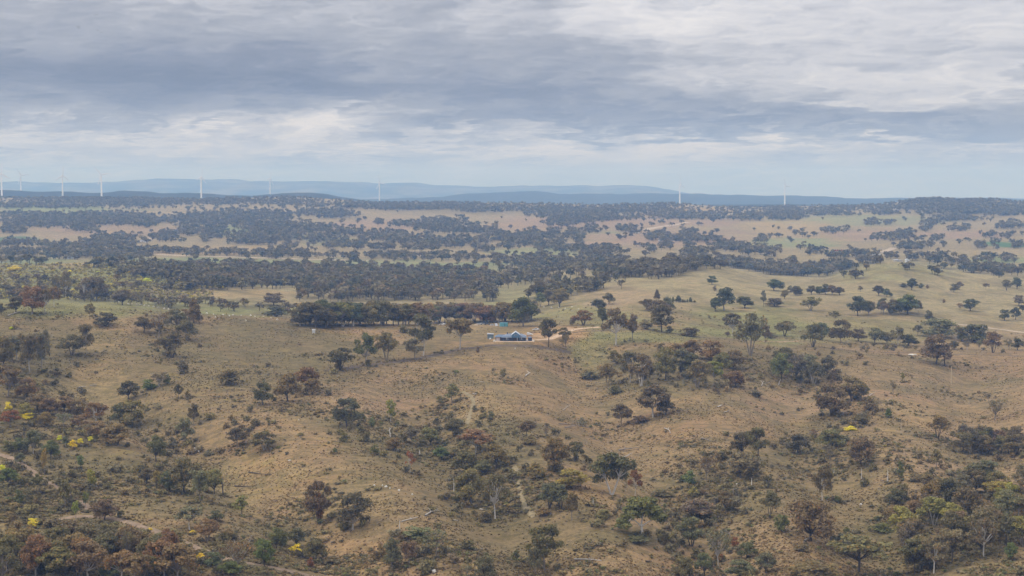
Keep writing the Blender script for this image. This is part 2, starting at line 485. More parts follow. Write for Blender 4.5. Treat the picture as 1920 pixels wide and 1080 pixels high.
def make_ground():
    nu, ny = ZT.shape
    X = U[:, None] * YY[None, :]
    Yg = np.broadcast_to(YY[None, :], X.shape)
    v = np.stack([X, Yg, ZT], -1).reshape(-1, 3)
    a = (np.arange(nu - 1)[:, None] * ny + np.arange(ny - 1)[None, :]).ravel()
    f = np.stack([a, a + ny, a + ny + 1, a + 1], 1)
    me = mesh_np('ground', v, f, True)
    point_color(me, 'grass', np.clip(grass_color(X, Yg, ZT), 0.01, 1).reshape(-1, 3))
    m, b, p = principled('dry_grass', rough=0.95, spec=0.1)
    L = m.node_tree.links
    at = b.new('ShaderNodeAttribute', attribute_name='grass')
    tc = b.new('ShaderNodeTexCoord')
    co = tc.outputs['Object']
    st = b.new('ShaderNodeMapping')
    L.new(co, st.inputs[0])
    st.inputs['Scale'].default_value = (1.0, 0.55, 1.0)
    n_f = b.noise(st.outputs[0], 0.75, 6.0, 0.68)
    n_m = b.noise(co, 0.14, 6.0, 0.62, 0.4)
    n_l = b.noise(co, 0.028, 5.0, 0.6)
    c = at.outputs['Color']
    straw = b.mix(1.0, c, (1.22, 1.20, 1.12, 1), 'MULTIPLY')
    dark = b.mix(1.0, c, (0.50, 0.50, 0.50, 1), 'MULTIPLY')
    reddish = b.mix(1.0, c, (0.98, 0.90, 0.90, 1), 'MULTIPLY')
    c1 = b.mix(b.step(n_l, 0.42, 0.68), c, reddish)
    c2 = b.mix(b.mul(b.step(n_m, 0.46, 0.72), 0.75), c1, straw)
    st2 = b.new('ShaderNodeMapping')
    L.new(co, st2.inputs[0])
    st2.inputs['Scale'].default_value = (0.55, 1.0, 1.0)
    n_p = b.noise(st2.outputs[0], 0.22, 7.0, 0.66, 0.6)
    olive = b.mix(1.0, c, (0.62, 0.66, 0.60, 1), 'MULTIPLY')
    c2 = b.mix(b.mul(b.step(n_p, 0.45, 0.58), 0.95), c2, olive)
    n_q = b.noise(st2.outputs[0], 1.1, 5.0, 0.7)
    c2 = b.mix(b.mul(b.step(n_q, 0.50, 0.64), 0.65), c2, dark)
    c2 = b.mix(b.mul(b.step(n_q, 0.48, 0.34), 0.5), c2, straw)
    n_s = b.noise(co, 0.06, 5.0, 0.65, 0.8)
    yel = b.mix(1.0, c, (1.12, 1.12, 0.86, 1), 'MULTIPLY')
    c2 = b.mix(b.mul(b.step(n_s, 0.55, 0.70), 0.7), c2, yel)
    spot = b.mul(b.step(n_f, 0.50, 0.66), b.step(b.add(n_m, b.mul(n_l, 0.6)), 0.98, 0.62))
    c3 = b.mix(b.mul(spot, 0.85), c2, dark)
    L.new(c3, p.inputs['Base Color'])
    bp = b.new('ShaderNodeBump')
    bp.inputs['Strength'].default_value = 0.7
    bp.inputs['Distance'].default_value = 0.6
    L.new(n_f, bp.inputs['Height'])
    L.new(bp.outputs[0], p.inputs['Normal'])
    o = link('ground', me, m)
    tag(o, 'rolling dry grass country running from the near slopes to the far ridge', 'ground', kind='structure')


make_ground()


def ridge(name, pts, dist, width, base, mat, label, seed, rough):
    """a long range of hills: real cross-section, crest heights along its length"""
    us = np.linspace(-0.75, 0.75, 420)
    ky = [p[0] for p in pts]
    crest = np.interp(us, [(k - 960) / F for k in ky], [float(ray(960, p[1])[1]) * dist for p in pts])
    kk = np.exp(-0.5 * (np.arange(-6, 7) / 2.2) ** 2); kk /= kk.sum()
    crest = np.convolve(np.pad(crest, 6, mode='edge'), kk, 'valid')
    crest += (fbm(us * 55, us * 0 + seed, seed, 4) - .5) * dist * 6.5 / F
    t = np.linspace(-1, 1, 41)
    prof = np.cos(t * math.pi / 2) ** 1.4
    Y = dist + t[None, :] * width + 0 * us[:, None]
    X = us[:, None] * dist + 0 * t[None, :]
    n = fbm(X / (width * .45), Y / (width * .45), seed, 5) - 0.5
    z = base + (crest[:, None] - base) * prof[None, :] * (1 + rough * 1.6 * n * (1 - prof[None, :]))
    z += rough * 9 * (fbm(X / 130, Y / 130, seed + 4, 3) - 0.5)
    v = np.stack([X, Y, z], -1).reshape(-1, 3)
    ny = len(t)
    a = (np.arange(len(us) - 1)[:, None] * ny + np.arange(ny - 1)[None, :]).ravel()
    o = link(name, mesh_np(name, v, np.stack([a, a + ny, a + ny + 1, a + 1], 1), True), mat)
    tag(o, label, 'hills', kind='structure')


def bush_mat(name, c0, c1, sc):
    m, b, p = principled(name, rough=0.95, spec=0.1)
    tc = b.new('ShaderNodeTexCoord')
    n = b.noise(tc.outputs['Object'], sc, 6.0, 0.65)
    m.node_tree.links.new(b.mix(b.step(n, 0.4, 0.65), c0, c1), p.inputs['Base Color'])
    return m


wooded = bush_mat('wooded_hill', (0.026, 0.031, 0.024), (0.045, 0.046, 0.034), 0.006)
wooded_pale = bush_mat('wooded_range', (0.018, 0.024, 0.020), (0.125, 0.110, 0.080), 0.0026)
ridge('distant_mountains', [(-900, 350), (-300, 352), (0, 339), (60, 344), (150, 345), (200, 341), (250, 339), (320, 334), (400, 336), (480, 338), (560, 340), (640, 342), (700, 344), (800, 344), (860, 348), (940, 349), (1000, 349), (1080, 348), (1130, 351), (1185, 347), (1230, 353), (1262, 357), (1300, 368), (1400, 373), (1700, 375), (1830, 370), (1920, 374), (2300, 368), (2900, 360)],
      15500, 2600, -70, wooded_pale, 'pale blue mountain range along the horizon under the clouds', 51, 0.5)
ridge('distant_hills', [(-900, 375), (300, 378), (600, 376), (760, 372), (860, 366), (960, 357), (1040, 362), (1150, 363), (1260, 365), (1300, 364), (1340, 363), (1400, 368), (1440, 366), (1500, 368), (1560, 371), (1640, 374), (1680, 371), (1750, 370), (1830, 370), (1880, 373), (1920, 375), (2300, 370), (2900, 372)],
      9800, 1500, -70, wooded, 'long low blue hills in front of the pale mountain range', 61, 0.6)
ridge('wooded_hills', [(-900, 362), (-200, 358), (0, 353), (40, 360), (90, 361), (125, 355), (165, 362), (200, 361), (245, 356), (290, 361), (340, 363), (390, 362), (430, 367), (500, 366), (535, 361), (600, 362), (640, 369), (700, 384), (900, 392), (2900, 396)],
      6100, 420, -45, wooded, 'dark blue wooded hills just behind the row of wind turbines', 71, 0.5)
# ------------------------------------------------------------------ plant materials
def see_light(m, b, p, c):
    """leaves let part of the light through"""
    t = b.new('ShaderNodeBsdfTranslucent')
    m.node_tree.links.new(c, t.inputs[0])
    mx = b.new('ShaderNodeMixShader')
    mx.inputs[0].default_value = 0.32
    m.node_tree.links.new(p.outputs[0], mx.inputs[1])
    m.node_tree.links.new(t.outputs[0], mx.inputs[2])
    out = [n for n in m.node_tree.nodes if n.type == 'OUTPUT_MATERIAL'][0]
    m.node_tree.links.new(mx.outputs[0], out.inputs[0])


def leaf_material():
    m, b, p = principled('eucalypt_leaves', rough=0.75, spec=0.25)
    L = m.node_tree.links
    oi = b.new('ShaderNodeObjectInfo')
    at = b.new('ShaderNodeAttribute', attribute_name='leaf')
    sep = b.new('ShaderNodeSeparateColor')
    L.new(at.outputs['Color'], sep.inputs[0])
    c = b.mix(1.0, oi.outputs['Color'], b.xyz(sep.outputs[0], sep.outputs[0], sep.outputs[0]), 'MULTIPLY')
    warm = b.mix(1.0, c, (1.45, 1.02, 0.72, 1), 'MULTIPLY')
    c = b.mix(b.mul(sep.outputs[1], 0.8), c, warm)
    L.new(c, p.inputs['Base Color'])
    see_light(m, b, p, c)
    return m


def far_leaf_material():
    m, b, p = principled('far_leaves', rough=0.8, spec=0.2)
    at = b.new('ShaderNodeAttribute', attribute_name='leaf')
    m.node_tree.links.new(at.outputs['Color'], p.inputs['Base Color'])
    see_light(m, b, p, at.outputs['Color'])
    return m


def bark_material():
    m, b, p = principled('gum_bark', rough=0.85, spec=0.2)
    L = m.node_tree.links
    oi = b.new('ShaderNodeObjectInfo')
    tc = b.new('ShaderNodeTexCoord')
    n = b.noise(tc.outputs['Object'], 14.0, 4.0, 0.6)
    g = b.mad(n, 0.7, 0.62)
    L.new(b.mix(1.0, oi.outputs['Color'], b.xyz(g, g, g), 'MULTIPLY'), p.inputs['Base Color'])
    return m


LEAF = leaf_material(); FARLEAF = far_leaf_material(); BARK = bark_material()
FOL = {'d': (.135, .122, .086), 'o': (.190, .170, .105), 'b': (.200, .155, .105), 'r': (.192, .146, .100), 'g': (.142, .152, .082),
       'y': (.235, .220, .098), 'k': (.185, .168, .138), 'l': (.105, .110, .085), 'w': (.60, .58, .07), 's': (.155, .162, .126), 'n': (.162, .138, .106), 'u': (.24, .115, .065)}
BRK = {'p': (.43, .385, .33), 'k': (.26, .22, .185), 'x': (.10, .08, .066), 'w': (.60, .555, .50)}


# ------------------------------------------------------------------ plant shapes (unit height, unit width)
class Tubes:
    def __init__(self):
        self.v, self.f, self.n = [], [], 0

    def tube(self, pts, rad, sides=5):
        pts = np.asarray(pts, float)
        k = len(pts)
        for i in range(k):
            d = pts[min(i + 1, k - 1)] - pts[max(i - 1, 0)]
            d = d / (np.linalg.norm(d) + 1e-9)
            a = np.cross(d, (0, 1, 0.01) if abs(d[1]) < .9 else (1, 0, 0)); a /= np.linalg.norm(a) + 1e-9
            c = np.cross(d, a)
            for s in range(sides):
                t = 2 * math.pi * s / sides
                self.v.append(pts[i] + rad[i] * (a * math.cos(t) + c * math.sin(t)))
        for i in range(k - 1):
            for s in range(sides):
                s2 = (s + 1) % sides
                q = self.n + i * sides
                self.f.append((q + s, q + s2, q + sides + s2, q + sides + s))
        self.n += k * sides

    def mesh(self, name):
        me = mesh_np(name, np.array(self.v), np.array(self.f), True)
        me.materials.append(BARK)
        return me


def bend(a, b, rng, k=4, amt=0.12, sag=0.0):
    a = np.asarray(a, float); b = np.asarray(b, float)
    L = np.linalg.norm(b - a)
    off = rng.normal(0, amt * L, 3)
    t = np.linspace(0, 1, k)[:, None]
    p = a + (b - a) * t + off * (t * (1 - t) * 2)
    p[:, 2] += sag * L * (t * (1 - t))[:, 0]
    return p


def leaves(lobes, rng, total, size, rust=0.06, fill=0.0):
    """leaf sprays as small four-cornered faces spread through the lobes of a crown"""
    w = np.array([l[1][0] * l[1][1] + l[1][0] * l[1][2] for l in lobes]); w = w / w.sum()
    V, C = [], []
    for (c, r, tone), wi in zip(lobes, w):
        n = max(8, int(total * wi))
        d = rng.normal(size=(n, 3)); d /= np.linalg.norm(d, axis=1)[:, None]
        d[:, 2] = np.where((d[:, 2] < -.3) & (rng.random(n) < .6), -d[:, 2], d[:, 2])
        rr = (0.40 + 0.60 * np.sqrt(rng.random(n))) * rng.uniform(.80, 1.22, n)
        p = np.array(c) + d * np.array(r) * rr[:, None]
        nr = d * 0.8 + rng.normal(size=(n, 3)) * 0.65 + np.array((0, 0, .45))
        nr /= np.linalg.norm(nr, axis=1)[:, None]
        a = np.cross(nr, rng.normal(size=(n, 3))); a /= np.linalg.norm(a, axis=1)[:, None]
        bb = np.cross(nr, a)
        s = size * rng.uniform(.55, 1.35, n)[:, None]
        e = rng.uniform(.45, .95, n)[:, None]
        jit = [rng.uniform(.7, 1.3, n)[:, None] for _ in range(4)]
        V.append(np.stack([p - a * s * jit[0], p - bb * s * e * jit[1], p + a * s * jit[2], p + bb * s * e * jit[3]], 1))
        col = np.zeros((n, 3))
        col[:, 0] = tone * rng.uniform(.76, 1.24, n)
        col[:, 1] = rng.random(n) < rust
        C.append(np.repeat(col, 4, 0))
    V = np.concatenate(V).reshape(-1, 3)
    f = np.arange(len(V)).reshape(-1, 4)
    return V, f, np.concatenate(C)


def crown_mesh(name, V, f, C):
    me = mesh_np(name, V, f)
    point_color(me, 'leaf', C)
    me.materials.append(LEAF)
    return me


def make_shape(shape, seed):
    rng = np.random.default_rng(seed * 77 + sum(map(ord, shape)))
    T = Tubes()
    lobes = []
    R = rng.uniform

    def lobe(x, y, z, r, fl=.75):
        lobes.append(((x, y, z), (r * R(.85, 1.2), r * R(.85, 1.2), r * fl * R(.85, 1.15)), R(.84, 1.20)))

    def ringpos(rmin, rmax, zmin, zmax, n):
        a0 = R(0, 6.28)
        for i in range(n):
            a = a0 + i * 2.4 + R(-.4, .4)
            r = R(rmin, rmax)
            yield r * math.cos(a), r * math.sin(a), R(zmin, zmax)

    base = np.array((0, 0, -0.04))
    size, total, rust = .031, 3600, .08
    if shape in ('round', 'dome'):
        zl, zh = (.30, .84) if shape == 'round' else (.22, .76)
        for p in ringpos(.14, .40, zl, zh - .08, 19): lobe(*p, R(.10, .19))
        for p in ringpos(.02, .22, zh - .05, zh + .06, 6): lobe(*p, R(.13, .17))
        fork = np.array((R(-.03, .03), R(-.03, .03), R(.17, .26)))
        T.tube([base, fork * (.5, .5, .5), fork], [.032, .026, .022], 6)
        for l in lobes[::2]:
            T.tube(bend(fork, l[0], rng), [.015, .011, .007, .004])
    elif shape == 'open':
        for p in ringpos(.16, .42, .44, .80, 14): lobe(*p, R(.09, .17), .68)
        for p in ringpos(.0, .22, .80, .91, 5): lobe(*p, R(.10, .15), .65)
        fork = np.array((R(-.05, .05), R(-.05, .05), R(.30, .42)))
        T.tube(bend(base, fork, rng, 4, .05), [.027, .022, .019, .018], 6)
        for l in lobes:
            T.tube(bend(fork + (0, 0, R(-.06, .03)), l[0], rng, 4, .12), [.014, .011, .008, .004])
        total, rust = 2700, .10
    elif shape == 'vase':
        stems = 4
        tips = []
        for i in range(stems):
            a = i * 6.28 / stems + R(-.4, .4)
            tip = np.array((.17 * math.cos(a), .17 * math.sin(a), R(.45, .6)))
            T.tube(bend(base + (.02 * math.cos(a), .02 * math.sin(a), 0), tip, rng, 4, .08), [.02, .017, .013, .010])
            tips.append(tip)
        for p in ringpos(.10, .42, .36, .82, 19):
            lobe(*p, R(.11, .18), .7)
            T.tube(bend(tips[int(R(0, stems))], p, rng, 3), [.009, .006, .003], 4)
        for p in ringpos(.0, .2, .82, .90, 4): lobe(*p, R(.10, .14), .7)
        total = 3000
    elif shape == 'umb':
        for p in ringpos(.16, .43, .56, .82, 16): lobe(*p, R(.09, .15), .68)
        for p in ringpos(.0, .22, .82, .92, 6): lobe(*p, R(.10, .15), .55)
        fork = np.array((R(-.04, .04), R(-.04, .04), R(.36, .46)))
        T.tube(bend(base, fork, rng, 4, .05), [.024, .020, .018, .016], 6)
        for l in lobes[:14]:
            T.tube(bend(fork + (0, 0, R(-.05, .05)), l[0], rng, 4, .10), [.013, .010, .007, .004])
        total, rust = 2500, .12
    elif shape == 'tall':
        for p in ringpos(.14, .40, .32, .62, 11): lobe(*p, R(.11, .17), .75)
        for p in ringpos(.06, .32, .66, .90, 10): lobe(*p, R(.12, .17), .62)
        top = np.array((R(-.05, .05), R(-.05, .05), .84))
        tr = bend(base, top, rng, 6, .05)
        T.tube(tr, [.024, .021, .018, .014, .010, .005], 6)
        for l in lobes:
            k = 2 if l[0][2] < .65 else 3
            T.tube(bend(tr[k], l[0], rng, 3), [.010, .007, .003], 4)
        total = 2900
    elif shape == 'bush':
        for p in ringpos(.05, .33, .20, .62, 12): lobe(*p, R(.14, .22), .9)
        for p in ringpos(0, .2, .66, .82, 4): lobe(*p, R(.11, .16), .8)
        for i in range(4):
            a = i * 1.57 + R(-.4, .4)
            T.tube(bend(base, (.2 * math.cos(a), .2 * math.sin(a), .5), rng, 3), [.02, .012, .006], 4)
        size, total = .042, 1300
    elif shape == 'sap':
        tr = bend(base, (R(-.08, .08), R(-.08, .08), .93), rng, 5, .04)
        T.tube(tr, [.026, .021, .017, .012, .006], 5)
        for i in range(8):
            z = .38 + .07 * i
            a = i * 2.4
            r = .26 * (1 - abs(z - .6) * .9) * R(.5, 1)
            lobe(r * math.cos(a), r * math.sin(a), z, R(.13, .2), .6)
            T.tube(bend((0, 0, z - .1), lobes[-1][0], rng, 3), [.009, .006, .003], 3)
        size, total, rust = .050, 620, .03
    elif shape == 'cone':
        for i in range(15):
            z = .18 + .052 * i
            a = i * 2.4
            r = .34 * (1 - ((z - .18) / .85) ** 1.6)
            lobe(r * math.cos(a) * R(.5, 1), r * math.sin(a) * R(.5, 1), z, .19 * (1.15 - z * .75), .8)
        T.tube([base, (0, 0, .4), (0, 0, .85)], [.03, .02, .006], 5)
    elif shape == 'bare':
        # leafless tree: many fine grey branches
        fork = np.array((R(-.04, .04), R(-.04, .04), R(.18, .3)))
        T.tube(bend(base, fork, rng, 3, .05), [.026, .021, .017], 6)
        for p in ringpos(.12, .40, .55, .92, 13):
            b1 = bend(fork + (0, 0, R(-.05, .06)), p, rng, 5, .13, .3)
            T.tube(b1, [.012, .009, .007, .005, .003], 4)
            for q in range(5):
                s = b1[int(R(1, 4))]
                T.tube(bend(s, s + rng.normal(0, .11, 3) + (0, 0, .1), rng, 3), [.0045, .003, .0015], 3)
        for p in ringpos(.08, .38, .42, .84, 13): lobe(*p, R(.09, .15), .7)
        size, total, rust = .024, 1100, .2
    elif shape == 'snag':
        # dead standing tree, a few broken limbs and no leaves
        lean = R(-.25, .25)
        top = np.array((lean, R(-.1, .1), .95))
        tr = bend(base, top, rng, 6, .06)
        T.tube(tr, [.075, .062, .050, .042, .030, .014], 6)
        for i in range(4):
            s = tr[int(R(2, 5))]
            a = R(0, 6.28)
            T.tube(bend(s, s + (R(.2, .45) * math.cos(a), R(.2, .45) * math.sin(a), R(.08, .3)), rng, 4, .15), [.030, .022, .015, .006], 5)
    elif shape == 'stump':
        tr = bend(base, (R(-.2, .2), 0, 1.0), rng, 4, .07)
        T.tube(tr, [.16, .13, .10, .05], 6)
    elif shape == 'hero':
        # the pale forked gum: short straight trunk, two rising limbs and an umbrella of foliage
        fork = np.array((-.02, 0, .30))
        T.tube([base, (.004, 0, .10), (-.004, 0, .2), fork], [.032, .025, .023, .024], 8)
        L1 = bend(fork, (-.21, -.06, .50), rng, 5, .05)
        L2 = bend(fork, (.19, -.07, .48), rng, 5, .05)
        L3 = bend(fork, (.03, .08, .62), rng, 5, .05)
        for l_ in (L1, L2, L3): T.tube(l_, [.019, .015, .012, .010, .008], 6)
        spec = [(-.38, -.02, .40, .13), (-.30, .1, .48, .16), (-.33, -.16, .36, .11), (-.18, -.1, .60, .14), (-.22, .2, .62, .15), (-.08, .2, .52, .14), (.06, -.05, .64, .12),
                (.3, -.05, .52, .14), (.38, .05, .46, .12), (.26, .2, .56, .16), (.36, -.16, .56, .11), (.16, .02, .72, .15), (-.06, 0, .80, .16), (-.2, .04, .76, .12), (.1, .16, .82, .16), (.24, -.08, .70, .13), (.02, -.16, .86, .12), (-.12, .2, .84, .13), (.2, .1, .86, .1), (-.44, .04, .30, .08)]
        for x, y, z, r in spec:
            lobe(x, y, z, r, .66)
            st = min((L1[3], L2[3], L3[2], L1[4], L2[4], L3[4]), key=lambda q: np.linalg.norm(q - np.array((x, y, z - .05))))
            T.tube(bend(st, (x, y, z), rng, 4), [.008, .006, .004, .002], 4)
        total, size = 4600, .032
    elif shape == 'vee':
        for sx in (-1, 1):
            st = bend(base, (sx * .15, -.1 * R(0, 1), .42), rng, 4, .03)
            T.tube(st, [.026, .021, .017, .015], 6)
            for p in ringpos(.05, .24, .36, .8, 10):
                q = (p[0] + sx * .2, p[1] - .02, p[2])
                lobe(*q, R(.11, .16), .7)
                T.tube(bend(st[-1], q, rng, 4), [.012, .008, .005, .003], 4)
        for p in ringpos(0, .2, .78, .9, 6): lobe(*p, R(.11, .15), .65)
        total = 3400
    tm = T.mesh('trunk')
    if lobes:
        cm = crown_mesh('crown', *leaves(lobes, rng, total, size, rust))
    else:
        cm = None
    return tm, cm


PROTO = {}
NVAR = {'round': 5, 'dome': 3, 'open': 5, 'vase': 4, 'umb': 3, 'tall': 4, 'bush': 4, 'sap': 3, 'cone': 2, 'bare': 4, 'snag': 4, 'stump': 2, 'hero': 1, 'vee': 1}


def proto(shape, i):
    i = i % NVAR[shape]
    if (shape, i) not in PROTO:
        PROTO[(shape, i)] = make_shape(shape, i + 1)
    return PROTO[(shape, i)]


KIND = {'bush': ('shrub', 'shrub'), 'sap': ('sapling', 'sapling'), 'bare': ('bare_tree', 'tree'), 'snag': ('dead_tree', 'dead tree'), 'stump': ('dead_tree', 'dead tree')}
RNG = np.random.default_rng(5)
PRND = random.Random(8)
COUNT = {}
FOOT = []          # where plants stand, for the scrub around them


def plant(x, y, z, H, W, shape, col, bark, label, group=None):
    tm, cm = proto(shape, PRND.randrange(97))
    name, cat = KIND.get(shape, ('gum_tree', 'tree'))
    if col == 'w':
        name, cat = 'wattle_bush', 'wattle'
    root = bpy.data.objects.new(name, None)
    COL.objects.link(root)
    root.empty_display_size = 0.1
    root.location = (x, y, z - 0.15)
    root.rotation_euler = (0, 0, 0 if shape in ('hero', 'vee') else PRND.uniform(0, 6.28))
    W, H = W * 1.14, H * 1.05
    root.scale = (W, W, H)
    tag(root, label, cat, group)
    t = bpy.data.objects.new('trunk' if shape != 'bush' else 'stem', tm)
    COL.objects.link(t)
    t.parent = root
    t.color = BRK[bark] + (1.0,)
    if cm is not None:
        c = bpy.data.objects.new('crown' if shape != 'bush' else 'foliage', cm)
        COL.objects.link(c)
        c.parent = root
        j = [v * PRND.uniform(.88, 1.12) for v in FOL[col]]
        c.color = (j[0] * 1.32, j[1] * 1.24, j[2] * .78, 1.0)
    COUNT[name] = COUNT.get(name, 0) + 1
    FOOT.append((x, y, W))
    return root


COLWORD = {'d': 'dark', 'b': 'brown', 'r': 'reddish', 'o': 'olive', 'n': 'dark brown', 'k': 'grey', 'y': 'yellowish', 'l': 'blue-green', 'g': 'green', 's': 'grey-green'}
SHAPEWORD = {'round': 'round', 'open': 'open-crowned', 'umb': 'flat-topped', 'vase': 'many-stemmed', 'dome': 'domed', 'tall': 'two-tiered'}
ORD = ['', 'second ', 'third ', 'fourth ', 'fifth ', 'sixth ']
MARKS = {
    'gums of the bottom corner forest': [('the largest yellow wattle', 62, 985), ('the round dark brown tree above the track', 195, 973), ('the round bright green-grey gum', 153, 1062), ('the bare grey fine-branched tree', 240, 1060),
                                         ('the white dead branching tree', 48, 1062), ('the broad many-trunked brown gum', 319, 1046), ('the green gum low in the corner', 213, 1083), ('the yellow wattle below the lower track', 376, 1048)],
    'gums of the corner forest past the big dome': [('the white many-branched dead tree', 1734, 949), ('the yellow-green forest crown', 1813, 1010), ('the low bright yellow-green crown', 1732, 1062), ('the gum with twin white trunks', 1844, 1045),
                                                    ('the gum with one white lower trunk', 1751, 1074), ('the dark brown spreading gum', 1829, 907), ('the very wide olive gum', 1608, 1079), ('the blue-grey crown', 1585, 1041), ('the bright green flat shrub', 1652, 997),
                                                    ('the small green-topped gum on the grass', 1895, 1050), ('the grey-olive gum topping the forest', 1803, 930)],
    'gums of the slope thicket': [('the two-lobed red-brown tree', 1758, 821), ('the short dark post', 1865, 853), ('the bare twiggy slope tree', 1865, 788)],
    'gums of the gully forest': [('the rust-red leaved tree', 20, 800), ('the low bright yellow wattle', 52, 785), ('the bare grey round-topped tree', 120, 800), ('the gum with the curved white trunk', 179, 800), ('the dark gully-mouth gum', 226, 795)],
    'gums of the paddock grove': [('the big dark round grove tree', 1609, 592), ('the olive-green far-end crown', 1702, 590)],
    'trees of the long hillside grove': [('the clump nearest the grove', 1452, 545), ('the slanting hillside group', 1650, 555)],
}
PENDING = []


def name_by_landmarks():
    seen = {}
    for o, grp, px, py, col, shape in sorted(PENDING, key=lambda r: r[3]):
        if grp == 'gums in the belt behind the house':
            continue
        mk = MARKS[grp]
        n, mx, my = min(mk, key=lambda m: (m[1] - px) ** 2 + ((m[2] - py) * 2.2) ** 2)
        far = abs(px - mx) > 45
        rel = ('well ' if far else 'just ') + ('behind' if py < my - 7 else 'in front of' if py > my + 7 else 'beside')
        key = (col, shape, rel, n)
        seen[key] = seen.get(key, 0) + 1
        k = seen[key] - 1
        o['label'] = f'{ORD[min(k, 5)]}{COLWORD[col]} {SHAPEWORD[shape]} gum {rel} {n}'


TILE = {'A': (0, 520, 3.857), 'B': (480, 520, 3.857), 'C': (960, 520, 3.857), 'D': (1440, 520, 3.857), 'E': (0, 800, 3.857), 'F': (480, 800, 3.857), 'G': (960, 800, 3.857), 'H': (1440, 800, 3.857), 'Z': (0, 0, 1.0)}


def plant_table(text):
    rows = []
    for ln in text.strip().splitlines():
        if not ln.strip(): continue
        head, _, lab = ln.partition('|')
        lab, _, grp = lab.partition('#')
        h = head.split()
        ox, oy, sc = TILE[h[0]]
        rows.append((ox + float(h[1]) / sc, oy + float(h[2]) / sc, float(h[3]) / sc, float(h[4]) / sc, h[5], h[6], h[7], lab.strip(), grp.strip() or None))
    P = hit([r[0] for r in rows], [r[1] for r in rows])
    for r, p in zip(rows, P):
        if np.isnan(p[0]):
            continue
        k = p[1] / F                                  # metres per photograph pixel there
        o = plant(p[0], p[1], p[2], r[2] * k, r[3] * k, r[4], r[5], r[6], r[7], r[8])
        if r[8] in MARKS: PENDING.append((o, r[8], r[0], r[1], r[5], r[4]))
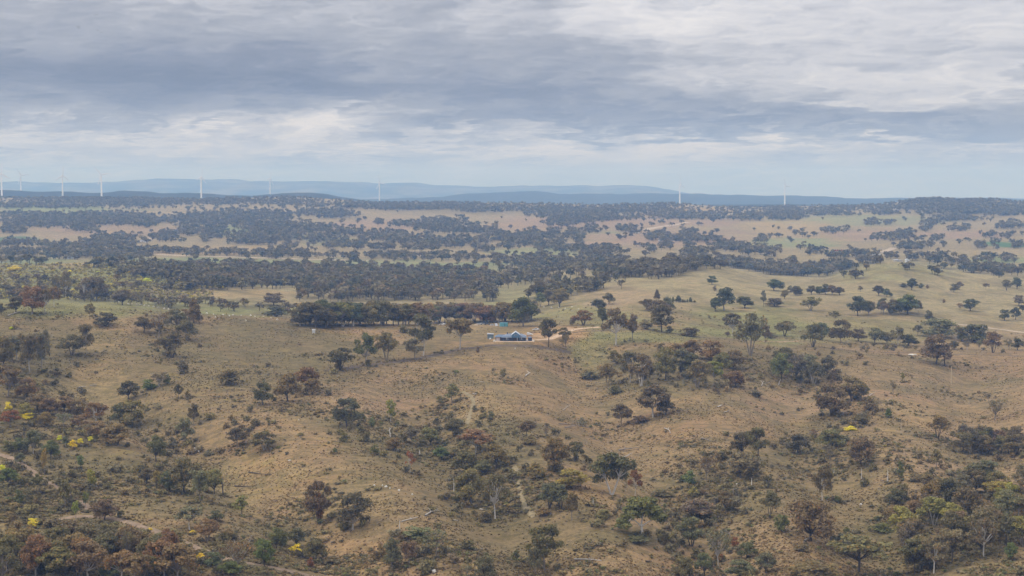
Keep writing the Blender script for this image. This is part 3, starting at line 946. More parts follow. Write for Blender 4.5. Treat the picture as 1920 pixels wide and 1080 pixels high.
# tile x y height width shape foliage bark | label # group
plant_table('''
A 115 255 118 120 round d x|dark round gum at the outer end of the ridge clump above a fallen pale log
A 235 268 200 170 round b k|broad brown-tinged gum in the middle of the ridge clump above the gully
A 325 262 185 115 open b w|brown gum with a straight white lower trunk at the edge of the ridge clump
A 392 215 145 100 open b w|small brown gum with a forked white trunk alone on the grassy ridge
A 477 148 190 105 open o w|tall olive gum with a leaning white trunk behind the ridge crest
A 412 140 150 90 open b p|thin-crowned gum beside the leaning white-trunked gum behind the crest
A 608 162 175 85 bare k w|sparse gum with a bare white trunk beside the dense green gum on the crest
A 697 168 160 160 round d w|dense dark green gum with a white trunk standing on the ridge crest
A 745 165 90 70 snag k p|leaning bare grey branch beside the dense green gum on the crest
A 885 200 110 140 round d x|dark rounded gum low behind the crest next to the pink-grey bare tree
A 1020 195 95 120 bare n k|pink-grey leafless tree just behind the grassy crest
A 650 305 115 80 open o k|small olive tree standing just above the wide dark shrub on the slope
A 760 350 115 205 bush d x|wide dark green shrub clump on the open slope below the crest
A 520 565 155 155 vase d x|dark vase-shaped many-stemmed gum at the edge of the gully
A 625 555 215 115 tall o p|taller grey gum with a slim pale trunk beside the dark vase-shaped one
A 1402 330 180 125 cone b x|conical brown tree alone on the grassy crest
A 1340 310 90 80 bush b x|low brown shrub at the foot of the conical brown tree
A 1150 430 195 180 bare k k|twiggy grey-brown gum at the top of the mid-slope thicket
A 1275 400 175 165 open k k|grey gum in the middle of the mid-slope thicket
A 1245 582 175 175 vase d x|dense olive many-stemmed tree at the bottom of the mid-slope thicket
A 1350 455 145 150 round o k|olive gum on the house side of the mid-slope thicket
A 1040 400 110 140 round d x|dark gum on the gully side of the mid-slope thicket
A 1320 692 105 95 bush n x|dark grey-brown shrub on the bank above the pinkish twiggy tree
A 1150 792 115 155 bare n p|pinkish bare twiggy tree beside the gully clearing
A 1075 812 80 120 bush g x|green shrub at the foot of the pinkish twiggy tree
A 1212 770 72 50 bush g x|narrow green shrub beside the pinkish twiggy tree
A 1660 772 115 200 bush n x|low spreading grey-brown shrub on the open slope
A 1290 882 110 65 open d x|small dark tree with a thin trunk above the gully floor
A 1357 872 62 42 bush o k|tiny olive shrub next to the small thin-trunked dark tree
A 930 895 145 155 round d x|dense dark gum at the lower edge of the gully clearing
A 960 1085 195 190 round o x|broad olive gum below the dense dark gum by the gully clearing
A 870 1062 150 150 round d x|dark gum crowding the broad olive one at the gully mouth
A 690 1082 175 165 open b w|brown gum with a curved white trunk at the gully mouth
A 1402 1072 155 95 open d k|slim dark tree with a straight trunk on the lower slope
A 115 605 175 160 tall d p|dark gum with a pale trunk highest on the shaded bank by the frame edge
A 215 685 275 165 tall b p|tallest brown gum with a long pale trunk on the shaded bank
A 305 678 295 115 tall k k|thin grey gum with a dark straight trunk at the edge of the shaded bank
A 30 660 220 150 round b x|brown gum half out of the frame on the shaded bank
A 60 865 230 210 open b k|wide brown gum above the red-leaved tree at the frame edge
A 200 880 150 150 round b x|rounded brown gum at the foot of the shaded bank
A 75 1080 120 150 open u k|rust-red leaved tree at the edge of the lower gully forest
A 465 1082 115 150 bare k p|bare grey round-topped tree in front of the gully forest
A 8 270 80 50 round d x|dark gum cut by the frame edge next to the fallen ridge log
A 360 1000 130 150 round b x|brown gum in the gully forest below the clearing#gums of the gully forest
A 270 960 120 150 round b x|brown gum in the gully forest below the clearing#gums of the gully forest
A 470 970 110 150 round r x|brown gum in the gully forest below the clearing#gums of the gully forest
A 560 1010 120 140 round b x|brown gum in the gully forest below the clearing#gums of the gully forest
A 180 1010 100 110 round y x|brown gum in the gully forest below the clearing#gums of the gully forest
A 620 1000 90 100 round b x|brown gum in the gully forest below the clearing#gums of the gully forest
A 330 1075 100 120 round b x|brown gum in the gully forest below the clearing#gums of the gully forest
A 570 1085 90 110 round o x|brown gum in the gully forest below the clearing#gums of the gully forest
A 60 960 65 60 bush w x|yellow flowering wattle at the top of the gully forest edge
A 200 1022 48 115 bush w x|low bright yellow wattle beside the rust-red leaved tree
A 85 375 22 40 bush w x|small yellow wattle high on the shaded bank

B 610 672 165 180 vase d x|dark round gum with a reddish middle on the lower end of the firebreak
B 600 668 90 60 bush r x|reddish shrub in front of the round gum on the firebreak
B 795 640 225 180 open d p|dark gum with pale crossing limbs along the firebreak
B 940 602 205 175 vase b k|brown gum with a divided crown midway along the firebreak
B 1150 597 155 150 open k k|grey thin-leaved gum beside the tall pale-trunked gum on the firebreak
B 1210 565 295 205 tall d w|tall dark gum with a white lower trunk rising above the firebreak
B 1475 522 228 225 umb r p|red-brown umbrella-crowned gum with a pale trunk beside the house
B 812 642 55 55 bush n x|small dark shrub under the gum with crossing limbs
B 1070 400 60 110 bush n x|flat grey shrub at the forest edge beside the tall dark gum
B 230 895 195 190 round o x|rounded olive gum in the pair below the white tank
B 372 825 175 185 round r x|reddish-brown gum behind the rounded olive one below the white tank
B 410 850 120 110 round o x|small olive gum beside the reddish-brown one below the white tank
B 50 925 165 130 round d x|dark gum on the slope across from the olive and reddish pair
B 660 1085 210 210 round d x|big dark olive gum in the middle of the open slope
B 840 1082 75 60 bush o p|pale-stemmed shrub next to the big dark olive gum on the slope
B 975 1062 185 95 sap y p|thin yellow-green sapling with a pale stem on the open slope
B 1420 905 135 130 sap o k|sparse olive sapling above the bend of the grassy track
B 1330 940 90 90 sap o k|faint low sapling beside the sparse olive one near the track bend
B 1700 1022 62 55 bush g x|small green shrub downhill of the grassy track bend
B 1790 750 95 60 sap o k|lone thin sapling on the bare slope below the house
B 1605 542 45 35 bush n x|small dark shrub on the firebreak below the grey shed
B 1580 965 45 40 bush g x|tiny green shrub right beside the grassy track
B 1440 1085 75 150 bush d x|low dark shrub beside the lower grassy track
B 145 285 85 185 bush d x|long low dark thicket at the end of the belt behind the white tank
B 130 205 90 160 round d x|dark gums beyond the low thicket at the end of the belt
B 700 352 115 95 snag k w|white dead branching tree in front of the belt
B 625 355 40 110 snag k w|fallen white dead tree lying at the front of the belt

C 80 355 205 205 round d k|broad dark gum at the driveway end of the belt
C 265 505 205 150 open d x|dark open-crowned gum growing between house and driveway
C 375 445 85 95 vase n x|small dark tree just uphill of the driveway bend
C 385 520 115 85 bare k k|bare grey sapling below the driveway bend
C 435 345 62 52 bush k x|small round grey shrub just above the driveway
C 515 347 112 145 vase r x|loose tree with reddish patches above the driveway
C 627 240 80 112 round l x|blue-green round tree in the paddock above the driveway
C 700 195 80 88 round k x|grey round tree uphill of the blue-green one in the paddock
C 205 217 110 80 vase k k|grey tree at the near corner of the paddock clump
C 345 215 130 130 round o x|olive tree at the paddock side of the hill clump
C 190 150 120 130 round d x|dark rounded tree at the back of the hill clump
C 265 200 110 110 round k x|grey gum in the middle of the hill clump
C 655 342 122 75 round d x|dark tree tucked behind the tall grey gum with the white trunk
C 748 488 272 190 open k w|tall grey gum with a bright white trunk in the green grass
C 872 457 185 95 open k x|slim grey gum with a dark trunk beside the white-trunked one
C 965 372 72 115 bush k x|grey thicket beside the stacked-crown gum near the driveway track
C 1085 398 200 190 tall d x|big gum with stacked crowns standing on the crest track
C 1060 300 130 180 round d x|dark crown behind the big stacked-crown gum on the crest track
C 1140 402 60 60 bush n x|small dark shrub at the foot of the stacked-crown gum
C 985 242 85 112 round d x|dark paddock gum uphill of the stacked-crown gum
C 1048 162 75 55 cone d x|small upright tree above the row of dark conifers
C 1128 250 105 95 round k x|grey gum behind the stacked crowns on the crest track
C 1165 178 38 26 cone d x|first and palest small conifer of the paddock row
C 1203 180 50 54 cone l x|biggest round conifer in the paddock row
C 1290 181 38 32 cone l x|second round conifer towards the end of the paddock row
C 1235 181 26 22 cone d x|tiny conifer between the two round ones#tiny conifers
C 1250 181 22 18 cone d x|tiny conifer between the two round ones#tiny conifers
C 1268 181 26 18 cone d x|tiny conifer between the two round ones#tiny conifers
C 1320 181 16 26 cone d x|lowest conifer at the very end of the paddock row
C 1296 428 70 128 dome d x|low dark dome-shaped tree beside the crest track
C 1535 242 162 165 round l k|biggest dark green gum in the open paddock
C 1470 247 100 95 round l x|lower round tree attached to the biggest dark green paddock gum
C 1682 222 82 128 round l x|dark dome tree right beside the biggest paddock gum
C 1818 217 122 42 open k x|thin bare-topped paddock tree beyond the dark dome
C 1590 422 168 145 open d w|dark gum with a white trunk at the foot of the paddock
C 1558 417 28 50 bush n x|dark round bush at the base of the white-trunked paddock gum
C 1725 565 305 210 vase k k|large grey many-stemmed gum on the crest track
C 1830 475 125 85 open n k|brownish side tree leaning out from the large grey gum on the crest
C 690 782 160 130 vase b k|brown thin gum at the house side of the central hillside grove
C 740 640 110 90 open b k|small brown tree at the top of the central hillside grove
C 855 765 225 175 open d p|dark gum with a straight pale trunk in the central hillside grove
C 935 785 240 160 vase k w|grey gum with a leaning white trunk in the central hillside grove
C 1110 742 230 160 round o x|olive gum mid-way along the central hillside grove
C 1222 695 180 155 round k x|grey gum behind the front row of the central hillside grove
C 1340 795 200 185 vase o k|wide olive gum in front of the central hillside grove
C 1457 778 180 145 open y p|yellowish gum with a pale trunk in the central hillside grove
C 1612 795 130 150 dome r x|dark red-brown domed tree at the end of the central hillside grove
C 1600 660 130 200 round b x|broad brown gum above the dark red-brown dome
C 1440 605 145 175 round b x|brown gum at the top of the central hillside grove
C 1300 585 130 150 round b x|rounded brown gum against the crest track above the grove
C 1080 532 62 72 bush d x|small dark green shrub above the central hillside grove
C 1190 600 120 140 round o x|olive gum at the upper house side of the central hillside grove
C 1290 700 150 150 round d x|dark gum buried in the middle of the central hillside grove
C 1520 700 150 140 round o x|olive gum next to the broad brown one in the grove
C 740 842 62 115 bush d x|low dark shrub below the central hillside grove
C 560 730 60 180 bush n x|long grey shrub patch on the bare slope below the house
C 1020 1012 230 225 round n p|big dark dense gum alone below the central hillside grove
C 1112 992 105 135 round d x|lower dark lobe of a tree beside the big dense gum
C 790 1075 155 155 open d k|dark gum with an open crown below the big dense gum
C 930 1050 60 140 bush n x|dark scrub patch under the big dense gum
C 120 1082 52 125 bush d x|low dark bush on the bare slope beside the grassy track
C 1770 862 45 115 bush d x|low dark bush on the bare slope by the fallen logs
C 1447 52 62 72 round l x|dark round tree on the hill shoulder above the paddock gums
C 1467 97 42 34 bush k x|small grey bush below the dark round tree on the hill shoulder
C 1000 705 110 90 bush d x|dark shrub between the two pale-trunked gums of the grove

D 45 98 82 130 round l x|dark hillside tree clump nearest the long grove
D 120 155 65 62 round k x|small grey round tree in front of the long hillside grove
D 160 112 52 42 open k x|little grey tree at the end of the long hillside grove
D 48 208 62 135 dome d x|low dark domed thicket in the paddock below the long grove
D 310 242 102 135 vase o k|olive spreading tree alone in the open paddock
D 667 106 46 36 open k x|tiny thin tree alone on the hillside
D 800 132 72 85 round l x|larger tree of the slanting group on the hillside
D 858 140 58 58 round l x|middle tree of the slanting group on the hillside
D 888 145 34 30 round l x|smallest lowest tree of the slanting group on the hillside
D 650 278 138 140 round l x|big dark round tree at the head of the paddock grove
D 1010 270 142 165 round g x|olive-green taller crown at the far end of the paddock grove
D 1040 92 82 90 round l x|pointed dark tree in the middle of the hillside row
D 1105 78 38 50 bush l x|low bush beside the pointed dark hillside tree
D 980 72 32 75 bush l x|low bushes on the near side of the pointed dark hillside tree
D 1153 80 30 28 bush k x|tiny round bush past the pointed dark hillside tree
D 1345 108 62 68 round k x|grey round tree of the hillside pair
D 1383 92 60 60 round k x|taller partner of the grey round hillside tree
D 1575 92 50 58 umb k p|small umbrella tree with pale limbs on the hillside
D 1272 185 30 28 bush r x|tiny red-brown bush alone in the paddock
D 1462 243 86 110 round l x|dark round tree beside the bare reddish one near the far road
D 1388 236 54 56 bare r k|bare reddish tree near the far pale road
D 1725 95 78 72 vase k x|grey tree at the start of the edge group on the hillside
D 1800 85 82 85 round l x|dark tree in the edge group on the hillside
D 1710 312 78 82 round l x|dark round tree above the far pale road at the frame edge
D 1790 306 86 72 round l x|second dark round tree above the far pale road
D 1842 250 50 50 round l x|dark tree at the frame edge beyond the far road
D 1815 205 75 80 round k x|grey clump at the frame edge above the round trees
D 120 426 112 145 vase r x|red-brown spreading gum on the crest track
D 485 322 78 90 umb k p|small pale-limbed tree between paddock and crest
D 20 442 48 90 bush k x|low grey bush beside the crest track
D 325 505 168 155 vase d x|dark vase-shaped gum where the crest track fades
D 390 452 122 115 round k k|grey gum behind the dark vase-shaped one on the crest
D 530 475 165 165 round d k|round dark gum with a short trunk on the crest line
D 655 462 88 105 round d x|dark shrubby tree past the round dark crest gum
D 775 478 112 125 round k x|grey gum in the middle of the crest row
D 940 492 132 125 open o w|olive gum with a pale trunk in the crest row
D 1015 494 88 135 dome d x|dark dome in the crest row beside the pale-trunked olive gum
D 860 478 80 100 round k x|grey bushy tree between two taller ones of the crest row
D 1085 422 82 72 open k k|grey tree standing behind the crest row
D 1165 342 100 72 round k x|grey upright tree above the big grey clump by the far road
D 1250 430 140 245 dome k x|widest grey-brown clump below the far pale road
D 1490 462 132 235 dome d x|wide dark clump touching the far pale road
D 1400 462 62 82 round g x|green tree between the two wide clumps by the far road
D 1380 425 70 60 round r x|small red-brown tree between the two wide clumps
D 1215 625 205 205 round n x|big brown gum on the crest with a dark thicket below
D 1280 642 110 70 snag n x|dark leaning trunk under the big brown crest gum
D 1345 522 62 85 round d x|dark tree just past the big brown crest gum
D 1440 522 68 72 bare k p|pale bare tree in the gap of the crest row
D 1525 527 82 50 bare k k|thin grey tree between pale bare tree and vase-shaped tree
D 1625 545 150 115 vase r x|red-brown vase-shaped tree at the end of the crest row
D 1740 525 82 95 bare n k|twiggy brown tree at the end of the crest row
D 1805 527 84 90 round d x|dark tree closing the crest row at the frame edge
D 95 742 190 155 round o x|olive gum at the near end of the hillside thicket
D 205 735 170 145 round k x|grey gum in the middle of the hillside thicket
D 330 775 165 150 vase d p|dark gum with a pale stem at the front of the hillside thicket
D 425 725 150 125 round d x|dark gum at the downhill corner of the hillside thicket
D 480 742 90 110 bush n x|brown shrub at the downhill end of the hillside thicket
D 120 620 110 170 round d x|dark crown topping the hillside thicket near the crest
D 300 680 120 150 round k x|grey-brown crown behind the front of the hillside thicket
D 460 1005 225 235 round n x|big dark brown gum above the bright yellow wattle
D 605 895 170 205 round r x|reddish gum uphill behind the big dark brown one
D 690 882 105 90 open o p|olive gum with pale limbs beside the reddish one
D 735 962 92 140 bush n x|dark shrubby tree next to the big dark brown gum
D 690 1062 90 120 bush n x|brown shrub just above the bright yellow wattle
D 870 1012 68 66 cone g x|small dark green conical tree on the open slope
D 905 852 122 62 bare k k|bare grey sapling on the open slope uphill of the small cone
D 975 752 62 42 sap y k|small yellow-green sapling on the open slope near the pole
D 1640 1035 175 165 bare k k|bare grey twiggy tree above the slope thicket by the frame edge

E 525 152 62 62 bush w x|brightest small yellow wattle beside the brown gully trees
E 580 122 42 55 bush w x|yellow wattle sprig next to the brightest small wattle
E 655 104 42 44 bush w x|pale yellow wattle at the foot of the brown gully trees
E 430 95 38 50 bush w x|faint yellow wattle on the frame side of the dark bush
E 475 125 60 65 bush d x|dark bush between the pale and bright yellow wattles
E 322 358 205 58 sap y k|tall narrow yellow-green sapling beside the dirt track
E 582 315 115 66 sap g x|green sapling near the middle of the shrubby bank
E 662 432 135 95 bush y x|yellow-green shrub on the shrubby bank
E 762 432 65 62 bush g x|small green shrub below the yellow-green one
E 475 592 205 135 sap g k|bushy green tree with a thin stem beside the dirt track
E 620 582 112 62 sap g k|small green sapling beside the round dark bank tree
E 550 672 142 66 sap y k|slim sapling with a bare stem below the dirt track
E 285 552 62 44 bush d x|small dark shrub on the bank under the dirt track
E 150 270 80 80 round s k|grey-green shrub tree at the top of the dirt track
E 120 400 70 80 bush y x|yellow-green shrub below the dirt track near the frame edge
E 270 420 90 80 bush g x|dark green shrub at the lower end of the dirt track
E 210 490 60 90 bush n x|brown shrub below the dirt track
E 140 560 120 80 bush g x|green shrub near the frame edge above the flowering wattle
E 240 722 66 112 bush w x|largest brightest yellow wattle in flower near the bottom
E 340 705 30 90 bush w x|thin yellow wattle spray beside the largest wattle
E 755 675 150 195 round n x|round dark brown tree standing alone above the track
E 1375 745 172 215 umb k w|grey spreading gum with a forked white stem above the track
E 1560 680 90 130 bush d x|dark shrub behind the spreading grey gum by the track
E 1500 825 165 170 vase b k|brown gum beside the spreading grey gum
E 1615 505 150 75 snag n x|broken dead tree with a dark trunk by the pale gully floor
E 1740 645 145 150 sap y k|pale green sapling clump beside the pale gully floor
E 1130 250 185 135 round n x|dark brown gum at the top of the gully line of trees
E 1230 472 155 155 round d x|dark gum low on the gully line of trees
E 1330 482 250 215 round n x|biggest brown gum in the gully line of trees
E 1450 535 225 150 tall k k|grey gum at the lower corner of the gully line of trees
E 1550 485 180 130 round y x|olive-yellow tree at the open end of the gully line
E 1060 415 115 105 round d x|dark shrubby tree on the bank side of the gully line
E 1130 450 130 80 sap y x|yellow-green young tree inside the gully line
E 980 340 65 45 bush y x|small yellow-green shrub uphill of the gully line
E 850 130 150 220 round b x|broad red-brown gum leading down to the gully line
E 700 80 120 160 round b x|brown gum at the top of the gully forest edge
E 1340 130 190 130 vase k k|dark grey gum on the slope above the gully line
E 1715 150 140 150 open d k|dark gum with a thin trunk on the slope above the dead tree
E 240 195 170 130 round s p|grey-green gum in the thicket by the frame edge
E 370 230 130 130 round g x|green gum in the thicket beside the yellow wattle
E 140 190 110 120 round g x|bright green young gum in the thicket by the frame edge
E 60 180 90 100 bush g x|green shrub in the thicket at the frame edge
E 20 320 50 60 bush w x|yellow wattle at the frame edge below the dirt track
E 60 430 130 130 round g x|green gum at the frame edge below the dirt track
E 590 1015 155 165 round s x|round bright green-grey gum in the bottom forest
E 820 1092 115 175 round g x|green gum low in the bottom forest
E 925 1005 290 110 bare k k|bare grey tree with many fine branches in the bottom forest
E 1230 950 210 265 umb b x|broad brown gum with several trunks beside the lower track
E 1720 1065 285 285 bare r p|large brown tree with bare white branches at the bottom
E 185 1010 110 100 snag k w|white dead branching tree in the bottom corner forest
E 1450 960 52 72 bush w x|small bright yellow wattle just below the lower track
E 1395 772 28 54 bush w x|yellow wattle spray under the spreading grey gum
E 1085 750 25 40 bush w x|little yellow wattle beside the lower track
E 1310 1060 150 120 sap g k|green sapling below the broad brown gum by the track
E 1560 1010 120 140 bush s x|grey-green shrub below the lower track
E 1670 1090 120 160 round g x|green shrub tree under the large brown bare-branched tree

F 455 695 315 190 vase d x|tall dark gum draped with rust-red growth on its trunk
F 462 690 230 75 bush u x|rust-red creeper mass hanging around the tall dark gum
F 700 748 272 225 round d p|round-crowned dark gum with a short pale trunk
F 1115 335 175 80 bare u w|pale twin-stemmed dying tree with rust-red leaves
F 1185 210 45 26 stump k w|pale twisted stump in the scrub above the central clump
F 975 82 80 60 snag k w|white forked dead tree above the scrub thicket
F 1580 205 185 285 umb b p|flat-topped brown gum crowning the central clump
F 1520 345 170 210 round d x|dark gum in the middle of the central clump
F 1735 305 175 180 round b x|brown gum on the track side of the central clump
F 1550 565 255 225 round o x|big olive gum at the lower front of the central clump
F 1730 665 330 200 open o w|olive gum with a bright white trunk at the lower front of the central clump
F 1450 545 66 55 bush d x|dark shrub beside the pale dead stick by the central clump
F 1660 690 85 110 bush d x|dark shrub at the foot of the white-trunked olive gum
F 1430 485 112 24 stump k w|tall pale dead stick beside the central clump
F 1040 778 105 30 stump k w|pale leaning dead trunk above the bluish gums
F 990 1035 235 155 tall s k|bluish two-tiered gum at the bottom centre
F 1110 1000 180 120 tall k k|grey thin gum behind the bluish two-tiered one
F 1300 935 200 240 bare k k|grey thin-leaved gum beside the bluish gums
F 1170 925 65 55 bush d x|dark shrub among the bluish gums
F 1190 810 95 260 bush s x|wide blue-green shrub crown above the bluish gums
F 1420 1020 110 130 sap k k|faint grey sapling downhill of the bluish gums
F 1655 1095 175 155 dome n x|dark brown dome-shaped tree at the bottom edge
F 1530 1085 100 100 bare k p|pale twiggy shrub beside the dark brown dome
F 290 925 85 110 bush w x|orange-yellow wattle in the bottom thicket
F 190 860 80 80 bush y x|yellow-green wattle shrub in the bottom thicket
F 295 870 140 140 round d x|dark gum behind the orange-yellow wattle
F 430 965 150 165 round d x|dark gum at the open end of the bottom thicket
F 150 880 150 140 round g x|green gum in the middle of the bottom thicket
F 60 1010 200 150 round g x|green gum at the near side of the bottom thicket
F 395 1020 85 60 bush u x|rust-brown shrub under the dark gum of the bottom thicket
F 60 165 130 180 vase d p|dark gum with pale branches on the lower open slope
F 800 110 70 70 bush d x|dark shrub on the slope above the scrub thicket
F 640 110 75 75 bush g x|green shrub on the open slope
F 570 190 45 40 bush g x|tiny green shrub alone on the open slope
F 860 200 80 90 bush g x|green shrub at the near end of the scrub thicket
F 1130 130 120 150 open k k|thin grey gum in the scrub thicket
F 1260 130 120 160 round o x|olive gum in the scrub thicket
F 1340 240 90 120 round g x|green gum at the lower end of the scrub thicket
F 1000 170 90 130 round o x|olive shrub tree at the top of the scrub thicket
F 1430 60 110 130 round d x|dark round gum topping the central clump
F 1640 350 110 130 round o x|olive crown between the brown and dark gums of the central clump
F 560 985 55 140 bush d x|low dark shrub at the edge of the bottom thicket

G 942 812 308 330 hero g w|large spreading gum with a bright white forked trunk on open ground
G 722 492 305 300 vee d w|dark gum with a V-shaped pale trunk
G 890 500 190 105 open u w|small rust-red gum with a pale trunk beside the V-trunked one
G 310 325 235 225 round r x|dark reddish gum beside the grassy track
G 460 253 148 122 vase d x|small dark gum next to the dark reddish one
G 270 590 185 180 vase d x|dark many-stemmed gum between track and white-trunked gum
G 350 600 190 150 vase n x|dark brown gum in the clump between track and white-trunked gum
G 432 672 190 125 open d k|dark gum with a leaning grey trunk below the track clump
G 225 642 65 120 bush r x|reddish shrub at the foot of the track clump
G 430 445 135 220 round y x|low yellow-olive gum below the dark reddish one
G 165 372 120 155 bush o x|olive shrub beside the grassy track
G 235 1040 335 255 open d k|dark gum with a long leaning trunk near the bottom
G 170 1075 265 150 tall s k|bluish thin gum beside the long leaning trunk
G 25 1000 110 90 sap n k|brown sapling in front of the bluish thin gum
G 1408 385 195 150 bare n k|tall brown twiggy gum above the spiky grey scrub
G 1290 422 112 120 bush g x|green rounded shrub under the tall brown twiggy gum
G 1226 402 55 44 cone g x|small dark green upright shrub beside the rounded green one
G 1655 372 185 245 round k x|wide grey gum in the upper scrubland
G 1780 250 245 185 open d x|dark gum with a thick dark trunk in the upper scrubland
G 1660 205 170 170 round d x|dark rounded gum behind the thick-trunked one
G 1390 525 120 80 bare k k|bare grey spiky tree in the scrubland
G 1542 645 190 110 open n x|dark tree with a spiky bare top in the scrubland
G 1595 520 80 80 snag k k|grey dead branches above the spiky-topped dark tree
G 1340 680 160 240 round k x|grey-olive gum on the scrubland edge
G 1300 865 220 205 vase n x|grey-brown gum at the corner of the scrubland
G 1490 1010 310 230 bare s p|gum with bare white branches and rust-red tufts near the bottom
G 1612 880 100 62 bush u x|rust-red tuft tree beside the bare white branches
G 1515 975 60 50 bush u x|small rust-red tuft in front of the bare white branches
G 1240 1095 155 155 round g x|green gum at the bottom edge near the bare white branches
G 1390 1090 180 130 round s x|blue-green gum under the bare white branches
G 1700 950 110 140 round g x|green shrub tree past the rust-red tuft
G 1835 1060 150 160 round s x|blue-green gum past the green shrub tree
G 1650 1085 120 200 round n x|dark brown gum at the bottom edge
G 1465 672 28 44 bush y x|small bright lime-green bush in the scrubland
G 1310 505 78 100 bush y x|yellow-green shrub below the green rounded one
G 1070 502 55 170 bush n x|low purple-grey thicket above the white-trunked gum
G 105 70 110 115 open d x|dark thin-trunked gum by the fallen logs
G 130 130 70 130 bush o x|olive scrub below the thin-trunked gum by the logs
G 245 85 95 50 bare k k|narrow bare grey tree beside the fallen logs
G 585 578 62 22 stump k w|pale short dead trunk between track clump and white-trunked gum
G 1732 435 65 24 stump k w|pale leaning dead trunk in the upper scrubland
G 820 535 26 24 stump k w|tiny pale stump just above the white-trunked gum
G 172 1075 70 12 stump k w|slim pale post-like dead trunk under the bluish thin gum
G 1135 745 60 30 stump k p|grey broken stump beside the white-trunked gum
G 660 650 60 150 bush o x|low olive scrub between track and white-trunked gum
G 900 830 50 200 bush n x|dark brown scrub ring under the white-trunked gum

H 215 198 142 172 round d x|dark rounded gum on the upper open slope
H 325 82 75 72 bare n k|small bare dark tree above the dark rounded gum
H 460 150 130 200 round o x|broad olive gum below the bright yellow wattle
H 445 275 150 110 bare k k|thin grey tree below the broad olive gum
H 670 285 205 195 round r x|dark reddish rounded gum on the open slope
H 395 535 255 130 tall d w|tall gum with a small dark crown on a long white trunk
H 310 825 315 335 dome r x|big red-brown dome gum alone on the slope
H 15 645 190 130 vase n x|dark gum at the edge of the scrubland beside the big dome
H 862 415 112 26 stump k w|white slender dead trunk on the open slope
H 674 388 88 22 stump k w|grey slender dead trunk under the dark reddish gum
H 475 345 38 24 stump k w|short pale dead trunk behind the long white trunk
H 960 402 150 66 sap g k|green sapling on the open slope near the white dead trunk
H 1220 312 152 108 sap o k|olive sapling high on the open slope
H 980 502 92 66 bush d x|small dark layered shrub at the top of the corner forest
H 1135 575 115 110 snag k w|white many-branched dead tree in the corner forest
H 1130 475 135 155 umb r k|red-brown flat crown behind the white dead tree
H 1400 502 160 160 round k k|grey-olive gum at the top of the corner forest
H 1500 415 155 225 round n x|dark brown spreading gum above the corner forest
H 1440 810 160 165 round y x|yellow-green crown inside the corner forest
H 1125 1010 125 125 round y x|bright yellow-green crown low in the corner forest
H 1560 945 300 190 open k w|grey gum with twin white trunks in the corner forest
H 1200 1060 280 200 open k w|grey gum with a white lower trunk in the corner forest
H 650 1075 290 440 umb o x|very wide olive gum with dark spreading limbs at the bottom
H 330 1090 115 360 dome b x|long low brown crown at the bottom edge
H 560 930 160 180 round s x|blue-grey crown above the very wide olive gum
H 1755 965 125 100 round g x|small green-topped gum on the grass by the frame corner
H 820 760 68 165 bush g x|bright green flat shrub at the open edge of the corner forest
H 500 545 55 55 bush g x|small green shrub beside the long white trunk
H 470 540 48 40 bush n x|small brown shrub beside the long white trunk
H 570 768 48 55 bush g x|green bush on the open ground past the big dome
H 660 775 34 40 bush g x|tiny green bush on the open ground past the big dome
H 595 28 36 105 bush w x|bright yellow wattle on the open slope
H 1228 82 170 145 vase r x|two-lobed red-brown tree standing on the open slope
H 100 760 150 130 bush g x|green shrub on the near side of the big dome
H 250 900 60 120 bush r x|dark reddish brush pile under the big dome
H 930 560 110 160 round d x|dark crown on the open edge of the corner forest
H 920 690 110 190 round r x|red-brown crown on the open edge of the corner forest
H 1060 640 110 130 round r x|reddish crown below the white dead tree
H 790 680 40 60 bush d x|low dark shrub in front of the corner forest
''')
# ------------------------------------------------------------------ belts and forests of single trees
def stand(n, xs, ys, hm, wm, cols, barks, shapes, label, group, ymin=300.0, seed=0):
    """n trees with feet spread over a quadrilateral band given by photograph points, hm/wm in metres"""
    rng = np.random.default_rng(seed)
    pts = []
    tries = 0
    while len(pts) < n and tries < 6000:
        tries += 1
        t = rng.random()
        x = np.interp(t, np.linspace(0, 1, len(xs)), xs)
        lo = np.interp(t, np.linspace(0, 1, len(xs)), [a for a, _ in ys]); hi = np.interp(t, np.linspace(0, 1, len(xs)), [c for _, c in ys])
        p = hit(x, lo + (hi - lo) * rng.random(), ymin)[0]
        if np.isnan(p[0]): continue
        if any((p[0] - q[0]) ** 2 + (p[1] - q[1]) ** 2 < (wm[0] * .55) ** 2 for q in pts): continue
        pts.append(p)
    for p in pts:
        sh, cl = str(rng.choice(shapes)), str(rng.choice(cols))
        o = plant(p[0], p[1], p[2], rng.uniform(*hm), rng.uniform(*wm), sh, cl, rng.choice(barks), label, group)
        q = project(p[0], p[1], p[2])
        PENDING.append((o, group, float(q[0]), float(q[1]), cl, sh))


